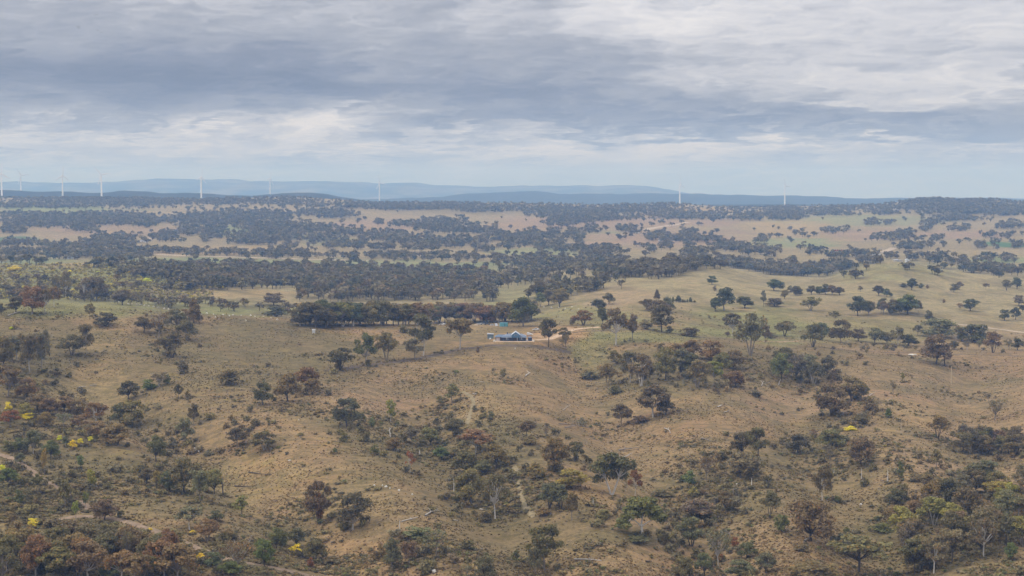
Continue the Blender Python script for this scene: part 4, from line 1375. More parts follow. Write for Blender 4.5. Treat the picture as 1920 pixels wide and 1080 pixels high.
plant_belt = [(557, 612), (600, 614), (650, 613), (700, 611), (760, 609), (820, 607), (880, 606), (940, 605), (990, 604)]
def belt():
    rng = np.random.default_rng(12)
    xs = [p[0] for p in plant_belt]
    n = 54
    for i in range(n):
        row = i % 3
        px = np.interp((i + rng.uniform(.1, .9)) / n, [0, 1], [560, 1002])
        py = np.interp(px, xs, [p[1] for p in plant_belt])
        p = hit(px, py + 0.5)[0]
        if np.isnan(p[0]): continue
        y = p[1] + row * 8 + rng.uniform(0, 4)
        x = p[0] / p[1] * y
        z = float(ground(x, y))
        col = rng.choice(['d', 'd', 'o', 'l']) if px < 680 else rng.choice(['b', 'b', 'n', 'd', 'o', 'r'])
        sh = str(rng.choice(['dome', 'vase', 'round', 'dome', 'open']))
        nth = ['first', 'second', 'third', 'fourth', 'fifth', 'sixth', 'seventh', 'eighth', 'ninth', 'tenth', 'eleventh', 'twelfth', 'thirteenth', 'fourteenth', 'fifteenth', 'sixteenth', 'seventeenth', 'eighteenth'][i // 3]
        plant(x, y, z, rng.uniform(14, 17.5) + 1.2 * (px > 700), rng.uniform(12, 17) + 2.0 * (px > 700), sh, str(col), rng.choice(['k', 'p', 'k', 'x']),
              f'{COLWORD[str(col)]} {SHAPEWORD[sh]} gum, {nth} from the white tank in the {("front", "middle", "back")[row]} row of the belt', 'gums in the belt behind the house')
belt()
stand(27, [5, 120, 230, 345], [(1012, 1100), (1020, 1105), (1030, 1105), (1062, 1110)], (9, 13), (9, 13), ['b', 'b', 'd', 'r', 'o', 'n'], ['k', 'x', 'p'], ['round', 'umb', 'round', 'open'],
      'brown crowned gum packed into the forest in the bottom corner below the wattles', 'gums of the bottom corner forest', seed=3)
stand(30, [1665, 1740, 1830, 1925], [(965, 1100), (945, 1075), (905, 1045), (905, 1030)], (8.5, 13), (8, 12.5), ['b', 'r', 'k', 'o', 'd', 'n', 'y', 'k'], ['p', 'k', 'x'], ['round', 'open', 'umb', 'vase', 'round'],
      'brown or olive gum packed into the forest in the corner past the big dome', 'gums of the corner forest past the big dome', seed=4)
stand(12, [1800, 1850, 1920], [(832, 850), (836, 852), (840, 856)], (9, 13), (8, 11), ['d', 'k', 'd', 'n'], ['k', 'x'], ['round', 'vase', 'tall'],
      'dark gum in the slope thicket at the frame edge above the corner forest', 'gums of the slope thicket', seed=5)
stand(9, [1490, 1575], [(551, 554), (551, 554)], (8, 11), (8, 11), ['l', 'd'], ['x', 'k'], ['round', 'dome'],
      'dark tree in the long grove across the paddock hillside', 'trees of the long hillside grove', seed=6)
stand(13, [1628, 1722], [(584, 592), (584, 590)], (11, 14), (9, 12), ['k', 'l', 'd'], ['p', 'k'], ['round', 'open', 'dome'],
      'grey gum in the square grove in the middle of the paddock', 'gums of the paddock grove', seed=7)

name_by_landmarks()

# ------------------------------------------------------------------ far woodland: thousands of trees, one object
def lowpoly_tree(seed, n=46, size=.15):
    rng = np.random.default_rng(seed)
    lobes = []
    for i in range(6):
        a = i * 2.4 + rng.uniform(-.5, .5); r = rng.uniform(.08, .3)
        lobes.append(((r * math.cos(a), r * math.sin(a), rng.uniform(.4, .78)), (.22, .22, .19), rng.uniform(.8, 1.2)))
    V, f, C = leaves(lobes, rng, n, size, .05)
    sides = []
    for s in range(3):
        t = s * 2.09
        sides.append((.03 * math.cos(t), .03 * math.sin(t)))
    tv = [(x, y, -.05) for x, y in sides] + [(x, y, .5) for x, y in sides]
    k = len(V)
    V = np.concatenate([V, np.array(tv)])
    f = np.concatenate([f, np.array([(k + s, k + (s + 1) % 3, k + 3 + (s + 1) % 3, k + 3 + s) for s in range(3)])])
    C = np.concatenate([C, np.full((6, 3), .9)])
    return V, f, C


def mass(name, pts, label, cat, seed, bush=False, dense=False):
    """pts: rows x, y, z, height, width, r, g, b"""
    pts = np.asarray(pts)
    rng = np.random.default_rng(seed)
    protos = [lowpoly_tree(s, 26 if bush else 110 if dense else 46, .105 if dense else .15) for s in range(8)]
    which = rng.integers(0, 8, len(pts))
    VV, FF, CC, n0 = [], [], [], 0
    for w in range(8):
        sel = pts[which == w]
        if not len(sel): continue
        V, f, C = protos[w]
        if bush:
            V = V * (1, 1, 1.25) - (0, 0, .35)
        elif name == 'thicket':
            V = V * (1, 1, 1.35) - (0, 0, .40)
        a = rng.uniform(0, 6.28, len(sel))
        ca, sa = np.cos(a)[:, None], np.sin(a)[:, None]
        X = sel[:, 0:1] + (V[None, :, 0] * ca - V[None, :, 1] * sa) * sel[:, 4:5]
        Y = sel[:, 1:2] + (V[None, :, 0] * sa + V[None, :, 1] * ca) * sel[:, 4:5]
        Z = sel[:, 2:3] + V[None, :, 2] * sel[:, 3:4]
        VV.append(np.stack([X, Y, Z], -1).reshape(-1, 3))
        FF.append((f[None] + (np.arange(len(sel)) * len(V))[:, None, None] + n0).reshape(-1, 4))
        c = sel[:, None, 5:8] * C[None, :, 0:1] * (np.array((1.28, 1.18, .78)) if bush or name == 'thicket' else np.array((1.12, 1.02, .67)))
        CC.append(c.reshape(-1, 3))
        n0 += len(sel) * len(V)
    me = mesh_np(name, np.concatenate(VV), np.concatenate(FF))
    point_color(me, 'leaf', np.concatenate(CC))
    o = link(name, me, FARLEAF)
    tag(o, label, cat, kind='stuff')


def rows_at(h, hm, wf, cols, rng, var=.2):
    m = len(h)
    hh = rng.uniform(*hm, m)
    base = np.array([FOL[c] if isinstance(c, str) else c for c in cols])[rng.integers(0, len(cols), m)] * rng.uniform(1 - var, 1 + var, (m, 1))
    return np.concatenate([h - (0, 0, .3), hh[:, None], (hh * rng.uniform(*wf, m))[:, None], base], 1)


# tree patches of the valley, as centre x, y, half width, half height in enlarged cuts of the photograph
WOODS = {
 (0, 290): [(600,330,700,34),(130,385,180,16),(330,385,130,12),(480,395,200,9),(700,350,200,25),(1000,360,250,30),(1400,350,300,25),(1750,345,200,26),(250,460,200,24),(300,510,280,36),(550,490,200,40),(620,550,110,30),(800,480,250,45),(1000,490,250,36),(1080,520,100,26),(1450,480,180,30),(1700,460,250,42),(1600,500,250,34),(80,565,100,26),(1240,610,95,40),(1420,570,90,36),(1600,580,90,44),(1530,640,40,22),(1370,660,33,26),(1800,640,75,26),(1900,620,40,54),(850,640,220,42),(700,680,140,24),(120,670,140,24),(255,665,35,26),(340,680,45,22),(470,690,80,22),(90,740,140,26),(240,745,50,20),(700,740,380,42),(1000,740,100,50),(1300,730,220,16),(1700,745,200,18),(1440,765,45,20),(1200,870,260,50),(1500,880,250,62),(1750,870,200,50),(1450,960,150,50),(1650,960,150,50),(1850,930,100,70),(800,830,130,16),(110,800,100,16),(300,810,40,16),(860,790,130,24)],
 (480, 290): [(300,310,300,14),(900,370,450,30),(1500,380,450,30),(1100,400,250,18),(1700,420,200,14),(200,350,240,24),(450,440,180,22),(600,450,150,26),(90,460,200,32),(120,540,250,50),(100,620,270,52),(480,560,150,24),(640,512,22,12),(730,545,20,14),(790,555,18,10),(770,505,16,10),(820,485,12,8),(910,505,36,22),(1110,525,110,20),(1400,500,160,28),(1550,560,220,32),(1300,540,120,32),(700,590,150,20),(950,610,150,36),(1100,640,100,30),(470,635,55,26),(600,660,80,44),(740,680,95,30),(950,690,95,26),(1150,690,65,24),(1290,660,85,60),(1500,660,190,38),(1700,650,55,22),(1850,620,110,42),(1900,690,60,22),(1730,712,76,20),(210,705,46,18),(290,700,35,30),(430,705,33,26),(250,757,280,24),(80,745,90,24),(620,770,33,20),(720,775,56,24),(855,770,40,18),(1000,765,105,28),(1150,780,90,20),(1320,770,66,28),(1425,770,48,24),(1535,770,40,24),(1640,770,56,22),(1000,815,33,15),(860,828,28,17),(1250,842,33,15),(1350,855,30,22),(1510,815,28,15),(1630,820,28,30),(1820,790,55,17),(1735,845,35,22),(1800,835,28,17),(200,880,300,58),(600,860,250,40),(500,930,400,60),(900,900,180,40),(900,970,340,60),(1250,940,150,38),(1400,970,190,28),(1650,935,90,36),(1740,945,55,46),(1825,965,46,32),(300,960,300,42),(1100,1040,380,24),(1480,1000,36,20)],
 (960, 290): [(300,400,350,30),(900,410,400,26),(1000,380,250,15),(1200,375,120,8),(1350,460,350,28),(1650,410,150,26),(1800,470,150,24),(500,440,350,32),(700,480,250,18),(350,500,115,38),(550,500,110,18),(150,600,95,34),(300,600,76,34),(450,600,76,34),(60,640,100,38),(200,670,150,28),(350,670,55,26),(500,640,38,34),(600,565,56,26),(700,560,24,18),(810,560,38,22),(900,565,65,26),(1050,525,28,15),(1120,510,24,15),(1260,530,33,24),(1415,530,20,22),(1525,580,28,17),(1090,610,85,34),(1250,630,195,24),(1400,640,115,22),(1330,580,66,15),(1530,645,55,16),(800,635,20,15),(865,625,20,17),(940,685,26,22),(985,695,28,10),(1150,690,48,24),(1300,690,18,15),(1345,690,24,17),(1050,720,38,16),(1390,735,125,24),(1600,690,115,36),(1750,720,56,32),(1880,640,55,24),(1870,720,55,28),(450,715,225,22),(700,720,95,32),(620,770,55,15),(780,700,28,26),(860,735,24,13),(100,800,180,32),(400,830,300,42),(700,820,150,40),(100,900,140,46),(230,890,46,32),(1350,800,150,28),(780,890,100,32),(1650,835,250,22),(1850,850,100,26),(650,925,36,24),(250,1040,110,40),(350,1040,85,50),(500,1010,150,46)],
 (1440, 290): [(100,400,200,48),(400,430,250,30),(550,400,200,22),(900,390,300,26),(1150,345,230,26),(1500,390,400,50),(1450,345,380,20),(1800,410,150,46),(850,440,115,16),(1400,480,215,20),(130,470,155,22),(790,510,56,24),(920,520,43,12),(1030,495,24,13),(1230,520,76,15),(1180,565,56,15),(1430,560,76,16),(1800,530,115,26),(1890,590,33,22),(65,555,24,13),(175,560,24,14),(260,565,28,17),(480,577,95,16),(575,567,28,16),(350,600,24,17),(290,620,28,12),(165,652,28,13),(70,615,33,10),(195,600,24,10),(920,625,165,24),(1040,595,56,26),(1170,630,24,16),(1265,638,38,24),(1070,695,138,24),(1305,690,20,17),(1430,657,28,17),(1500,647,24,17),(1580,690,48,17),(1690,655,28,26),(1650,612,55,15),(1780,620,38,15),(1830,615,18,13),(1870,690,55,17),(1705,710,24,10),(270,722,33,22),(350,735,56,24),(540,762,105,20),(720,752,95,16),(610,720,18,22),(940,770,56,15),(1080,775,48,20),(1240,782,108,22),(1450,797,95,20),(1650,792,85,20),(1790,780,38,26),(1840,800,28,34),(30,740,56,30),(180,790,28,22),(120,855,195,40),(350,862,175,32),(550,835,65,20),(325,900,18,20),(1550,865,76,22),(1750,872,195,18),(1740,908,66,14),(215,912,10,8),(560,920,18,12),(440,905,26,20),(620,930,60,8),(740,870,10,10),(665,855,12,12),(1042,860,18,15),(1243,905,26,10),(1330,850,40,8),(1440,865,20,10)],
}


def far_woods():
    rng = np.random.default_rng(31)
    P, Q = [], []
    for (ox, oy), items in WOODS.items():
        for cx, cy, rx, ry in items:
            px0, py0, sx, sy = ox + cx / 4, oy + cy / 4, rx / 4, ry / 4
            base = py0 + sy * 0.75
            yap = max(1350.0, np.interp(py0, [372, 400, 430, 465, 500, 540], [4900, 4200, 3400, 2700, 2250, 1600]))
            tw = 10.5 * F / yap                               # tree width there, in pixels
            n = int(math.pi * sx * sy / (tw * max(tw, 5.0) * 0.122)) + 1
            if sx < 9: n = max(2, min(n, 3))
            P.append(np.stack([px0 + sx * np.clip(rng.normal(0, .56, n), -1.15, 1.15), base + sy * np.clip(rng.normal(-.55, .60, n), -1.7, .35)], 1))
    # thin sprinkle of single paddock trees
    n = 120
    P.append(np.stack([rng.uniform(-60, 1980, n), 388 + 110 * rng.random(n) ** 1.3], 1))
    for band, n in (((366, 380), 560), ((378, 394), 760)):
        P.append(np.stack([rng.uniform(-80, 2000, n), rng.uniform(*band, n)], 1))
    P = np.concatenate(P)
    h = hit(P[:, 0], P[:, 1], ymin=1300)
    ok = ~np.isnan(h[:, 0])
    h = h[ok]
    # more trees beside the frame, so the country goes on
    n = 500
    yy = np.exp(rng.uniform(math.log(1500), math.log(4800), n)); uu = rng.choice([-1, 1], n) * rng.uniform(.37, .50, n)
    ext = np.stack([uu * yy, yy, ground(uu * yy, yy)], 1)
    h = np.concatenate([h, ext])
    m = len(h)
    base = np.array([FOL['d'], FOL['k'], FOL['l'], FOL['o'], FOL['n']])[rng.choice(5, m, p=[.36, .14, .24, .16, .10])]
    base = base * rng.uniform(.8, 1.25, (m, 1))
    hh = rng.uniform(8, 13.5, m) * np.where(h[:, 1] > 4300, .75, 1)
    ww = hh * rng.uniform(.9, 1.5, m)
    rows = np.concatenate([h - (0, 0, .4), hh[:, None], ww[:, None], base], 1)
    mass('valley_woodland', rows, 'bluish woodland scattered in patches over the far valley paddocks', 'woodland', 7)


far_woods()


# dense dark grove on the hill shoulder and on the knoll: seen as one mass
def grove(name, x0, x1, y0, y1, n, col, label, seed, hm=(10, 15), ymin=1300):
    rng = np.random.default_rng(seed)
    h = hit(rng.uniform(x0, x1, n), np.interp(rng.random(n), [0, 1], [y0, y1]), ymin)
    h = h[~np.isnan(h[:, 0])]
    m = len(h)
    hh = rng.uniform(*hm, m)
    base = np.array([FOL[c] for c in col])[rng.integers(0, len(col), m)] * rng.uniform(.85, 1.2, (m, 1))
    mass(name, np.concatenate([h - (0, 0, .3), hh[:, None], (hh * rng.uniform(.85, 1.35, m))[:, None], base], 1), label, 'woodland', seed, dense=True)


def shoulder():
    rng = np.random.default_rng(41)
    px = rng.uniform(1135, 1328, 230)
    lo = np.interp(px, [1135, 1180, 1240, 1290, 1328], [513, 521, 525, 514, 500])
    h = hit(px, lo - 24 * rng.random(230), 1300)
    h = h[~np.isnan(h[:, 0])]
    mass('shoulder_woodland', rows_at(h, (10, 15), (.85, 1.3), 'dnkd', rng), 'dense dark grove on the hill shoulder above the paddock', 'woodland', 41, dense=True)


shoulder()
grove('knoll_woodland', 1607, 1652, 491, 496, 26, 'dnd', 'dark grove on top of the green knoll', 42, (11, 14))
grove('valley_floor_woodland', 560, 930, 506, 566, 520, 'kddbnl', 'dark forest filling the valley floor behind the tree belt', 43, (9, 15))
grove('creek_woodland', 925, 1190, 478, 545, 150, 'dkln', 'dark trees along the creek between valley floor and hill shoulder', 46, (9, 14))
grove('hill_foot_woodland', 345, 590, 502, 536, 250, 'kddbn', 'dark woodland at the foot of the shrubby hill', 47, (9, 15))
grove('shrubby_hill_woodland', -20, 330, 520, 552, 34, 'kdob', 'loose woodland over the shrubby hill beyond the ridge crest', 44, (6, 12), 1200)

def behind_crest():
    rng = np.random.default_rng(71)
    px = np.concatenate([rng.uniform(-40, 335, 80), rng.uniform(335, 560, 26)])
    n = len(px)
    cr = np.interp(px, [-40, 0, 190, 330, 480, 575], [556, 560, 569, 582, 591, 597])
    h = hit(px, cr - 1 - 13 * rng.random(n) ** 1.3 - (px > 335) * 6 * rng.random(n), 1090)
    h = h[~np.isnan(h[:, 0])]
    mass('crest_woodland', rows_at(h, (6, 10.5), (.95, 1.45), 'dknbo', rng), 'dark mixed woodland filling the dip behind the grassy ridge crest', 'woodland', 72, dense=True)
    # heath of the shrubby hill
    n = 3600
    px = rng.uniform(-60, 400, n)
    h = hit(px, rng.uniform(487, 562, n), 1200, 1950)
    h = h[~np.isnan(h[:, 0])]
    mass('hill_heath', rows_at(h, (1.2, 3.4), (1.1, 1.9), ['o', 'o', 'y', 'b', (.42, .38, .12), (.34, .32, .14), (.33, .29, .15)], rng), 'low olive and yellowish heath covering the shrubby hill', 'heath', 73, True)


behind_crest()


def behind_hill():
    rng = np.random.default_rng(74)
    n = 190
    px = np.concatenate([rng.uniform(1345, 1600, 170), rng.uniform(1740, 1960, 40)])
    cr = np.interp(px, [1200, 1330, 1450, 1545, 1600, 1665, 1740, 1800, 1860, 1960], [499, 494, 518, 520, 506, 486, 496, 507, 515, 524])
    n = len(px)
    h = hit(px, cr - 1 - 12 * rng.random(n), 1900)
    h = h[~np.isnan(h[:, 0])]
    mass('hill_back_woodland', rows_at(h, (10, 14), (.9, 1.4), 'dknl', rng), 'dark woodland just behind the grassy hill crest', 'woodland', 75, dense=True)


behind_hill()



# ------------------------------------------------------------------ low scrub, tussocks
TRACKS = [([(-10, 848), (28, 862), (60, 883), (95, 908), (120, 925), (150, 942), (172, 957)], 4), ([(92, 977), (130, 970), (170, 966), (240, 978), (295, 996), (355, 1020), (412, 1046), (470, 1058), (540, 1070), (640, 1086)], 5),
          ([(866, 733), (884, 743), (889, 755), (882, 775), (875, 798)], 3), ([(962, 872), (972, 895), (976, 925), (985, 950), (1004, 972)], 3), ([(925, 636), (1000, 636), (1060, 622)], 12)]


def off_track(h):
    px, py = project(h[:, 0], h[:, 1], h[:, 2])
    ok = np.ones(len(h), bool)
    for pts, tol in TRACKS:
        a = np.array(pts, float)
        for (x0, y0), (x1, y1) in zip(a[:-1], a[1:]):
            L2 = (x1 - x0) ** 2 + (y1 - y0) ** 2
            t = np.clip(((px - x0) * (x1 - x0) + (py - y0) * (y1 - y0)) / L2, 0, 1)
            ok &= ~((abs(py - y0 - t * (y1 - y0)) < tol * .7) & (abs(px - x0 - t * (x1 - x0)) < tol))
    return h[ok]


def scrub():
    rng = np.random.default_rng(9)
    n = 60000
    px = rng.uniform(-120, 2040, n); py = 560 + 560 * rng.random(n) ** 0.9
    h = hit(px, py)
    ok = ~np.isnan(h[:, 0])
    h, px, py = h[ok], px[ok], py[ok]
    dens = fbm(h[:, 0] / 38, h[:, 1] / 38, 77) + .35 * (fbm(h[:, 0] / 9, h[:, 1] / 9, 78) - .5)
    for cx, cy, sx, sy, k in [(60, 720, 120, 150, .16), (90, 930, 170, 90, .16), (300, 880, 120, 60, .08), (830, 850, 150, 70, .14), (920, 930, 90, 70, .12), (1300, 690, 170, 40, .12), (1360, 930, 110, 60, .14), (1540, 850, 100, 60, .05), (1760, 950, 140, 70, .18), (150, 1030, 220, 60, .15), (480, 1010, 90, 60, .12), (1040, 930, 120, 60, .08), (330, 650, 60, 60, .10), (1480, 680, 90, 40, .1),
                              (190, 730, 80, 34, -.3), (1330, 800, 120, 40, -.10), (1030, 740, 120, 60, -.10), (990, 632, 90, 14, -.5), (700, 930, 120, 60, -.04)]:
        dens += k * np.exp(-((px - cx) / sx) ** 2 - ((py - cy) / sy) ** 2)
    keep = (dens > rng.uniform(.56, .82, len(h))) & (h[:, 1] < 1300)
    h = h[keep]
    # dark shrubs crowd around the feet of the trees
    foot = np.array([f for f in FOOT if f[1] < 900])
    rep = foot[rng.integers(0, len(foot), 3000)]
    q = rep[:, :2] + rng.normal(0, 1, (3000, 2)) * rep[:, 2:3] * .60
    q = np.concatenate([q, ground(q[:, 0], q[:, 1])[:, None]], 1)
    h = off_track(np.concatenate([h, q]))
    m = len(h)
    w = rng.uniform(.9, 2.8, m) * np.where(rng.random(m) < .12, 1.6, 1)
    hh = w * rng.uniform(.28, .62, m)
    cols = np.array([FOL['d'], FOL['o'], FOL['k'], FOL['b'], FOL['g'], (.24, .19, .115)])[rng.choice(6, m, p=[.20, .26, .14, .16, .06, .18])] * rng.uniform(.85, 1.3, (m, 1))
    mass('low_scrub', np.concatenate([h, hh[:, None], w[:, None], cols], 1), 'low olive and brown scrub dotted over the dry slopes', 'scrub', 8, True)
    print('scrub', m)


def tussocks():
    rng = np.random.default_rng(19)
    n = 150000
    px = rng.uniform(-150, 2070, n); py = 575 + 545 * rng.random(n)
    h = hit(px, py)
    h = h[~np.isnan(h[:, 0])]
    d = fbm(h[:, 0] / 25, h[:, 1] / 25, 88, 3)
    h = h[(d > rng.uniform(.30, .70, len(h))) & (h[:, 1] < 1250)]
    px, py = project(h[:, 0], h[:, 1], h[:, 2])
    h = off_track(h[(((px - 985) / 70) ** 2 + ((py - 634) / 16) ** 2) > 1])
    m = len(h)
    V = []
    s = rng.uniform(.3, .8, m)
    for k in range(4):
        a = rng.uniform(0, 6.28, m)
        dx, dy = np.cos(a) * s, np.sin(a) * s
        b0 = h + np.stack([dx, dy, -.1 + 0 * s], 1) * .8
        b1 = h + np.stack([-dx, -dy, -.1 + 0 * s], 1) * .8
        t = h + np.stack([rng.normal(0, .35, m) * s, rng.normal(0, .35, m) * s, s * rng.uniform(.35, .75, m)], 1)
        V.append(np.stack([b0, b1, t], 1))
    V = np.stack(V, 1).reshape(-1, 3)
    g = grass_color(h[:, 0], h[:, 1], h[:, 2]) * np.where(rng.random((m, 1)) < .16, .55, 1) * rng.uniform(.75, 1.40, (m, 1))
    me = mesh_np('grass_tussocks', V, np.arange(len(V)).reshape(-1, 3))
    point_color(me, 'leaf', np.repeat(g, 12, 0))
    o = link('grass_tussocks', me, FARLEAF)
    tag(o, 'dry grass tussocks covering the near slopes', 'grass', kind='stuff')
    print('tussocks', m)


def thickets():
    rng = np.random.default_rng(76)
    rows = []          # centre and half extent in the photograph, number of bushes
    for cx, cy, sx, sy, n in [(60, 690, 80, 90, 130), (90, 800, 150, 50, 130), (330, 860, 80, 60, 90), (820, 830, 110, 40, 100), (905, 900, 70, 70, 100), (1050, 880, 80, 40, 70), (1290, 705, 160, 32, 130), (1540, 695, 70, 30, 60), (1590, 785, 60, 42, 50),
                              (1370, 880, 90, 45, 80), (1320, 965, 70, 45, 70), (1780, 940, 140, 90, 170), (1860, 830, 70, 22, 60), (150, 1035, 240, 50, 170), (450, 1045, 120, 35, 80), (1340, 1055, 90, 30, 50), (790, 1045, 80, 32, 50), (480, 795, 60, 26, 36), (560, 725, 50, 24, 30),
                              (330, 640, 50, 36, 50), (670, 805, 45, 26, 26), (60, 920, 90, 60, 100), (180, 900, 120, 60, 60), (1700, 655, 180, 10, 50), (1150, 960, 50, 30, 24), (1250, 1010, 60, 14, 26), (640, 985, 40, 16, 14), (1500, 860, 110, 40, 40), (1060, 800, 80, 30, 20)]:
        n = int(n * .62)
        h = hit(cx + sx * rng.normal(0, .6, n), cy + sy * rng.normal(0, .6, n))
        h = off_track(h[~np.isnan(h[:, 0])])
        rows.append(rows_at(h, (1.6, 4.6), (.95, 1.6), 'dobknok', rng, .25))
    mass('thicket', np.concatenate(rows), 'olive and brown thickets lining the gullies between the gums', 'thicket', 77, dense=True)


thickets()


scrub()
tussocks()


def blossom():
    """yellow flowering shrubs dotted over the hill beyond the ridge crest"""
    for px, py, w in ((28, 508, 26), (132, 511, 12), (243, 512, 16), (340, 527, 12), (275, 528, 18), (596, 546, 20), (608, 549, 12), (184, 512, 10), (375, 526, 9), (35, 518, 14), (420, 540, 10)):
        p = hit(px, py, 1150)[0]
        if np.isnan(p[0]): continue
        k = p[1] / F
        plant(p[0], p[1], p[2], w * k * .42, w * k, 'bush', 'w', 'x', 'yellow flowering wattle on the shrubby hill beyond the ridge crest', 'distant flowering wattles')


blossom()
# ------------------------------------------------------------------ tracks and bare earth
def strip(name, pts, width, mat, label, cat='track', lift=0.16, ymin=300.0):
    P = hit([p[0] for p in pts], [p[1] for p in pts], ymin)
    P = P[~np.isnan(P[:, 0])][:, :2]
    d = np.concatenate([[0], np.cumsum(np.linalg.norm(np.diff(P, axis=0), axis=1))])
    n = max(8, int(d[-1] / 2.0))
    t = np.linspace(0, d[-1], n)
    C = np.stack([np.interp(t, d, P[:, 0]), np.interp(t, d, P[:, 1])], 1)
    k = np.hanning(11); k /= k.sum()
    C = np.stack([np.convolve(np.pad(C[:, i], 5, mode='edge'), k, 'valid') for i in range(2)], 1)
    T = np.gradient(C, axis=0); T /= np.linalg.norm(T, axis=1)[:, None]
    N = np.stack([-T[:, 1], T[:, 0]], 1)
    rng = np.random.default_rng(len(name) + int(d[-1]))
    m = 7
    V = []
    wig = [fbm(t / 9 + 50 * s, t * 0 + s, 91, 3) for s in (1, 2)]
    for j in range(m):
        s = j / (m - 1) * 2 - 1
        off = s * width / 2 * (0.6 + 0.8 * (wig[0] if s < 0 else wig[1]))
        q = C + N * off[:, None]
        V.append(np.concatenate([q, (ground(q[:, 0], q[:, 1]) + lift * (1 - .75 * abs(s) ** 4))[:, None]], 1))
    V = np.stack(V, 1).reshape(-1, 3)
    a = (np.arange(n - 1)[:, None] * m + np.arange(m - 1)[None, :]).ravel()
    o = link(name, mesh_np(name, V, np.stack([a, a + 1, a + m + 1, a + m], 1), True), mat)
    tag(o, label, cat, kind='structure')


def earth(name, c, amount=.25, sc=.5):
    m, b, p = principled(name, c, 0.95, 0, .1)
    tc = b.new('ShaderNodeTexCoord')
    n = b.noise(tc.outputs['Object'], sc, 6.0, .65)
    n2 = b.noise(tc.outputs['Object'], sc * .18, 4.0, .6)
    c1 = b.mix(b.step(n, .35, .7), tuple(v * (1 - amount) for v in c), tuple(v * (1 + amount * .6) for v in c))
    c2 = b.mix(b.mul(b.step(n2, .48, .66), .65), c1, (c[0] * .62, c[1] * .68, c[2] * .66))
    m.node_tree.links.new(c2, p.inputs['Base Color'])
    return m


E_PINK = earth('pink_dirt', (.31, .22, .145)); E_GRASS = earth('worn_grass', (.285, .225, .125)); E_PALE = earth('pale_gravel', (.56, .40, .26))
E_DARK = earth('disturbed_soil', (.155, .115, .078)); E_ROAD = earth('pale_road', (.46, .365, .26))
strip('dirt_track', [(-10, 848), (28, 862), (60, 883), (95, 908), (120, 925), (150, 942), (172, 957)], 3.4, E_PINK, 'pinkish dirt track running down the shrubby bank')
strip('dirt_track', [(92, 977), (130, 970), (170, 966), (240, 978), (295, 996), (355, 1020), (412, 1046), (470, 1058), (540, 1070), (640, 1086)], 3.6, E_PINK, 'orange dirt track passing the wattles in the bottom corner')
strip('grassy_track', [(866, 733), (884, 743), (889, 755), (882, 775), (875, 798)], 2.4, E_GRASS, 'yellowish grassy track bending on the open slope')
strip('grassy_track', [(962, 872), (972, 895), (976, 925), (985, 950), (1004, 972)], 2.6, E_GRASS, 'yellowish grassy track beside the dark reddish gum')
strip('driveway', [(1000, 638.5), (1022, 636.5), (1042, 632), (1058, 625), (1072, 618.5), (1090, 615.5), (1128, 613)], 5.5, E_PALE, 'pale orange driveway curving away from the house', 'driveway')
strip('bare_ground', [(1010, 634), (1022, 630), (1040, 622), (1060, 617), (1080, 615)], 17, earth('orange_dirt', (.40, .265, .15), .2), 'bare orange earth beside the driveway', 'earth', .10)
strip('house_pad', [(925, 640.3), (950, 640.8), (980, 640.8), (1004, 640.2)], 5.0, E_PALE, 'pale gravel apron in front of the house', 'earth', .2)
strip('firebreak', [(610, 697), (650, 690), (700, 683), (780, 672), (850, 657), (905, 649)], 6.5, E_DARK, 'dark strip of turned soil running from the thicket up to the house', 'firebreak', .14)
strip('firebreak', [(905, 649), (960, 648), (1010, 651), (1050, 657), (1075, 662)], 6.0, E_DARK, 'dark turned soil strip just below the house', 'firebreak', .14)
strip('crest_track', [(1070, 624), (1120, 620.5), (1180, 618), (1240, 622), (1290, 629), (1340, 634), (1400, 638)], 3.0, E_DARK, 'dark vehicle track along the green crest')
strip('crest_track', [(1405, 640), (1440, 640.5), (1500, 639)], 3.5, earth('orange_track', (.38, .26, .15)), 'orange stretch of the crest track')
strip('crest_track', [(1560, 655), (1620, 659), (1700, 661), (1780, 664), (1930, 668)], 2.6, E_DARK, 'faint dark vehicle track along the far end of the crest')
strip('farm_road', [(1790, 607), (1840, 612.5), (1880, 618), (1930, 625)], 6.5, E_ROAD, 'pale farm road at the frame edge', 'road', .3, 1100)
strip('farm_road', [(1208, 432), (1222, 428), (1240, 425), (1290, 417)], 20, E_ROAD, 'pale farm road far off in the reddish paddock', 'road', .8, 2000)
strip('farm_road', [(262, 455), (272, 450), (283, 446)], 16, E_ROAD, 'pale farm road beside the far white shed', 'road', .8, 2000)
strip('farm_road', [(1650, 474), (1662, 470), (1674, 465)], 14, E_ROAD, 'pale farm road across the reddish far paddock', 'road', .8, 2000)
strip('farm_road', [(270, 476), (330, 479), (430, 482), (560, 486), (700, 489)], 16, E_ROAD, 'pale farm road along the far tree line', 'road', .8, 2000)

# ------------------------------------------------------------------ small builders
def box_vf(x0, x1, y0, y1, z0, z1):
    v = [(x0, y0, z0), (x1, y0, z0), (x1, y1, z0), (x0, y1, z0), (x0, y0, z1), (x1, y0, z1), (x1, y1, z1), (x0, y1, z1)]
    return v, [(0, 3, 2, 1), (4, 5, 6, 7), (0, 1, 5, 4), (1, 2, 6, 5), (2, 3, 7, 6), (3, 0, 4, 7)]


def poly(name, v, f, mat, parent=None, label=None):
    me = bpy.data.meshes.new(name)
    me.from_pydata([tuple(map(float, p)) for p in v], [], f)
    me.update()
    o = link(name, me, mat, parent)
    if label: o['label'] = label
    return o


def box(name, x0, x1, y0, y1, z0, z1, mat, parent=None, label=None):
    return poly(name, *box_vf(x0, x1, y0, y1, z0, z1), mat, parent, label)


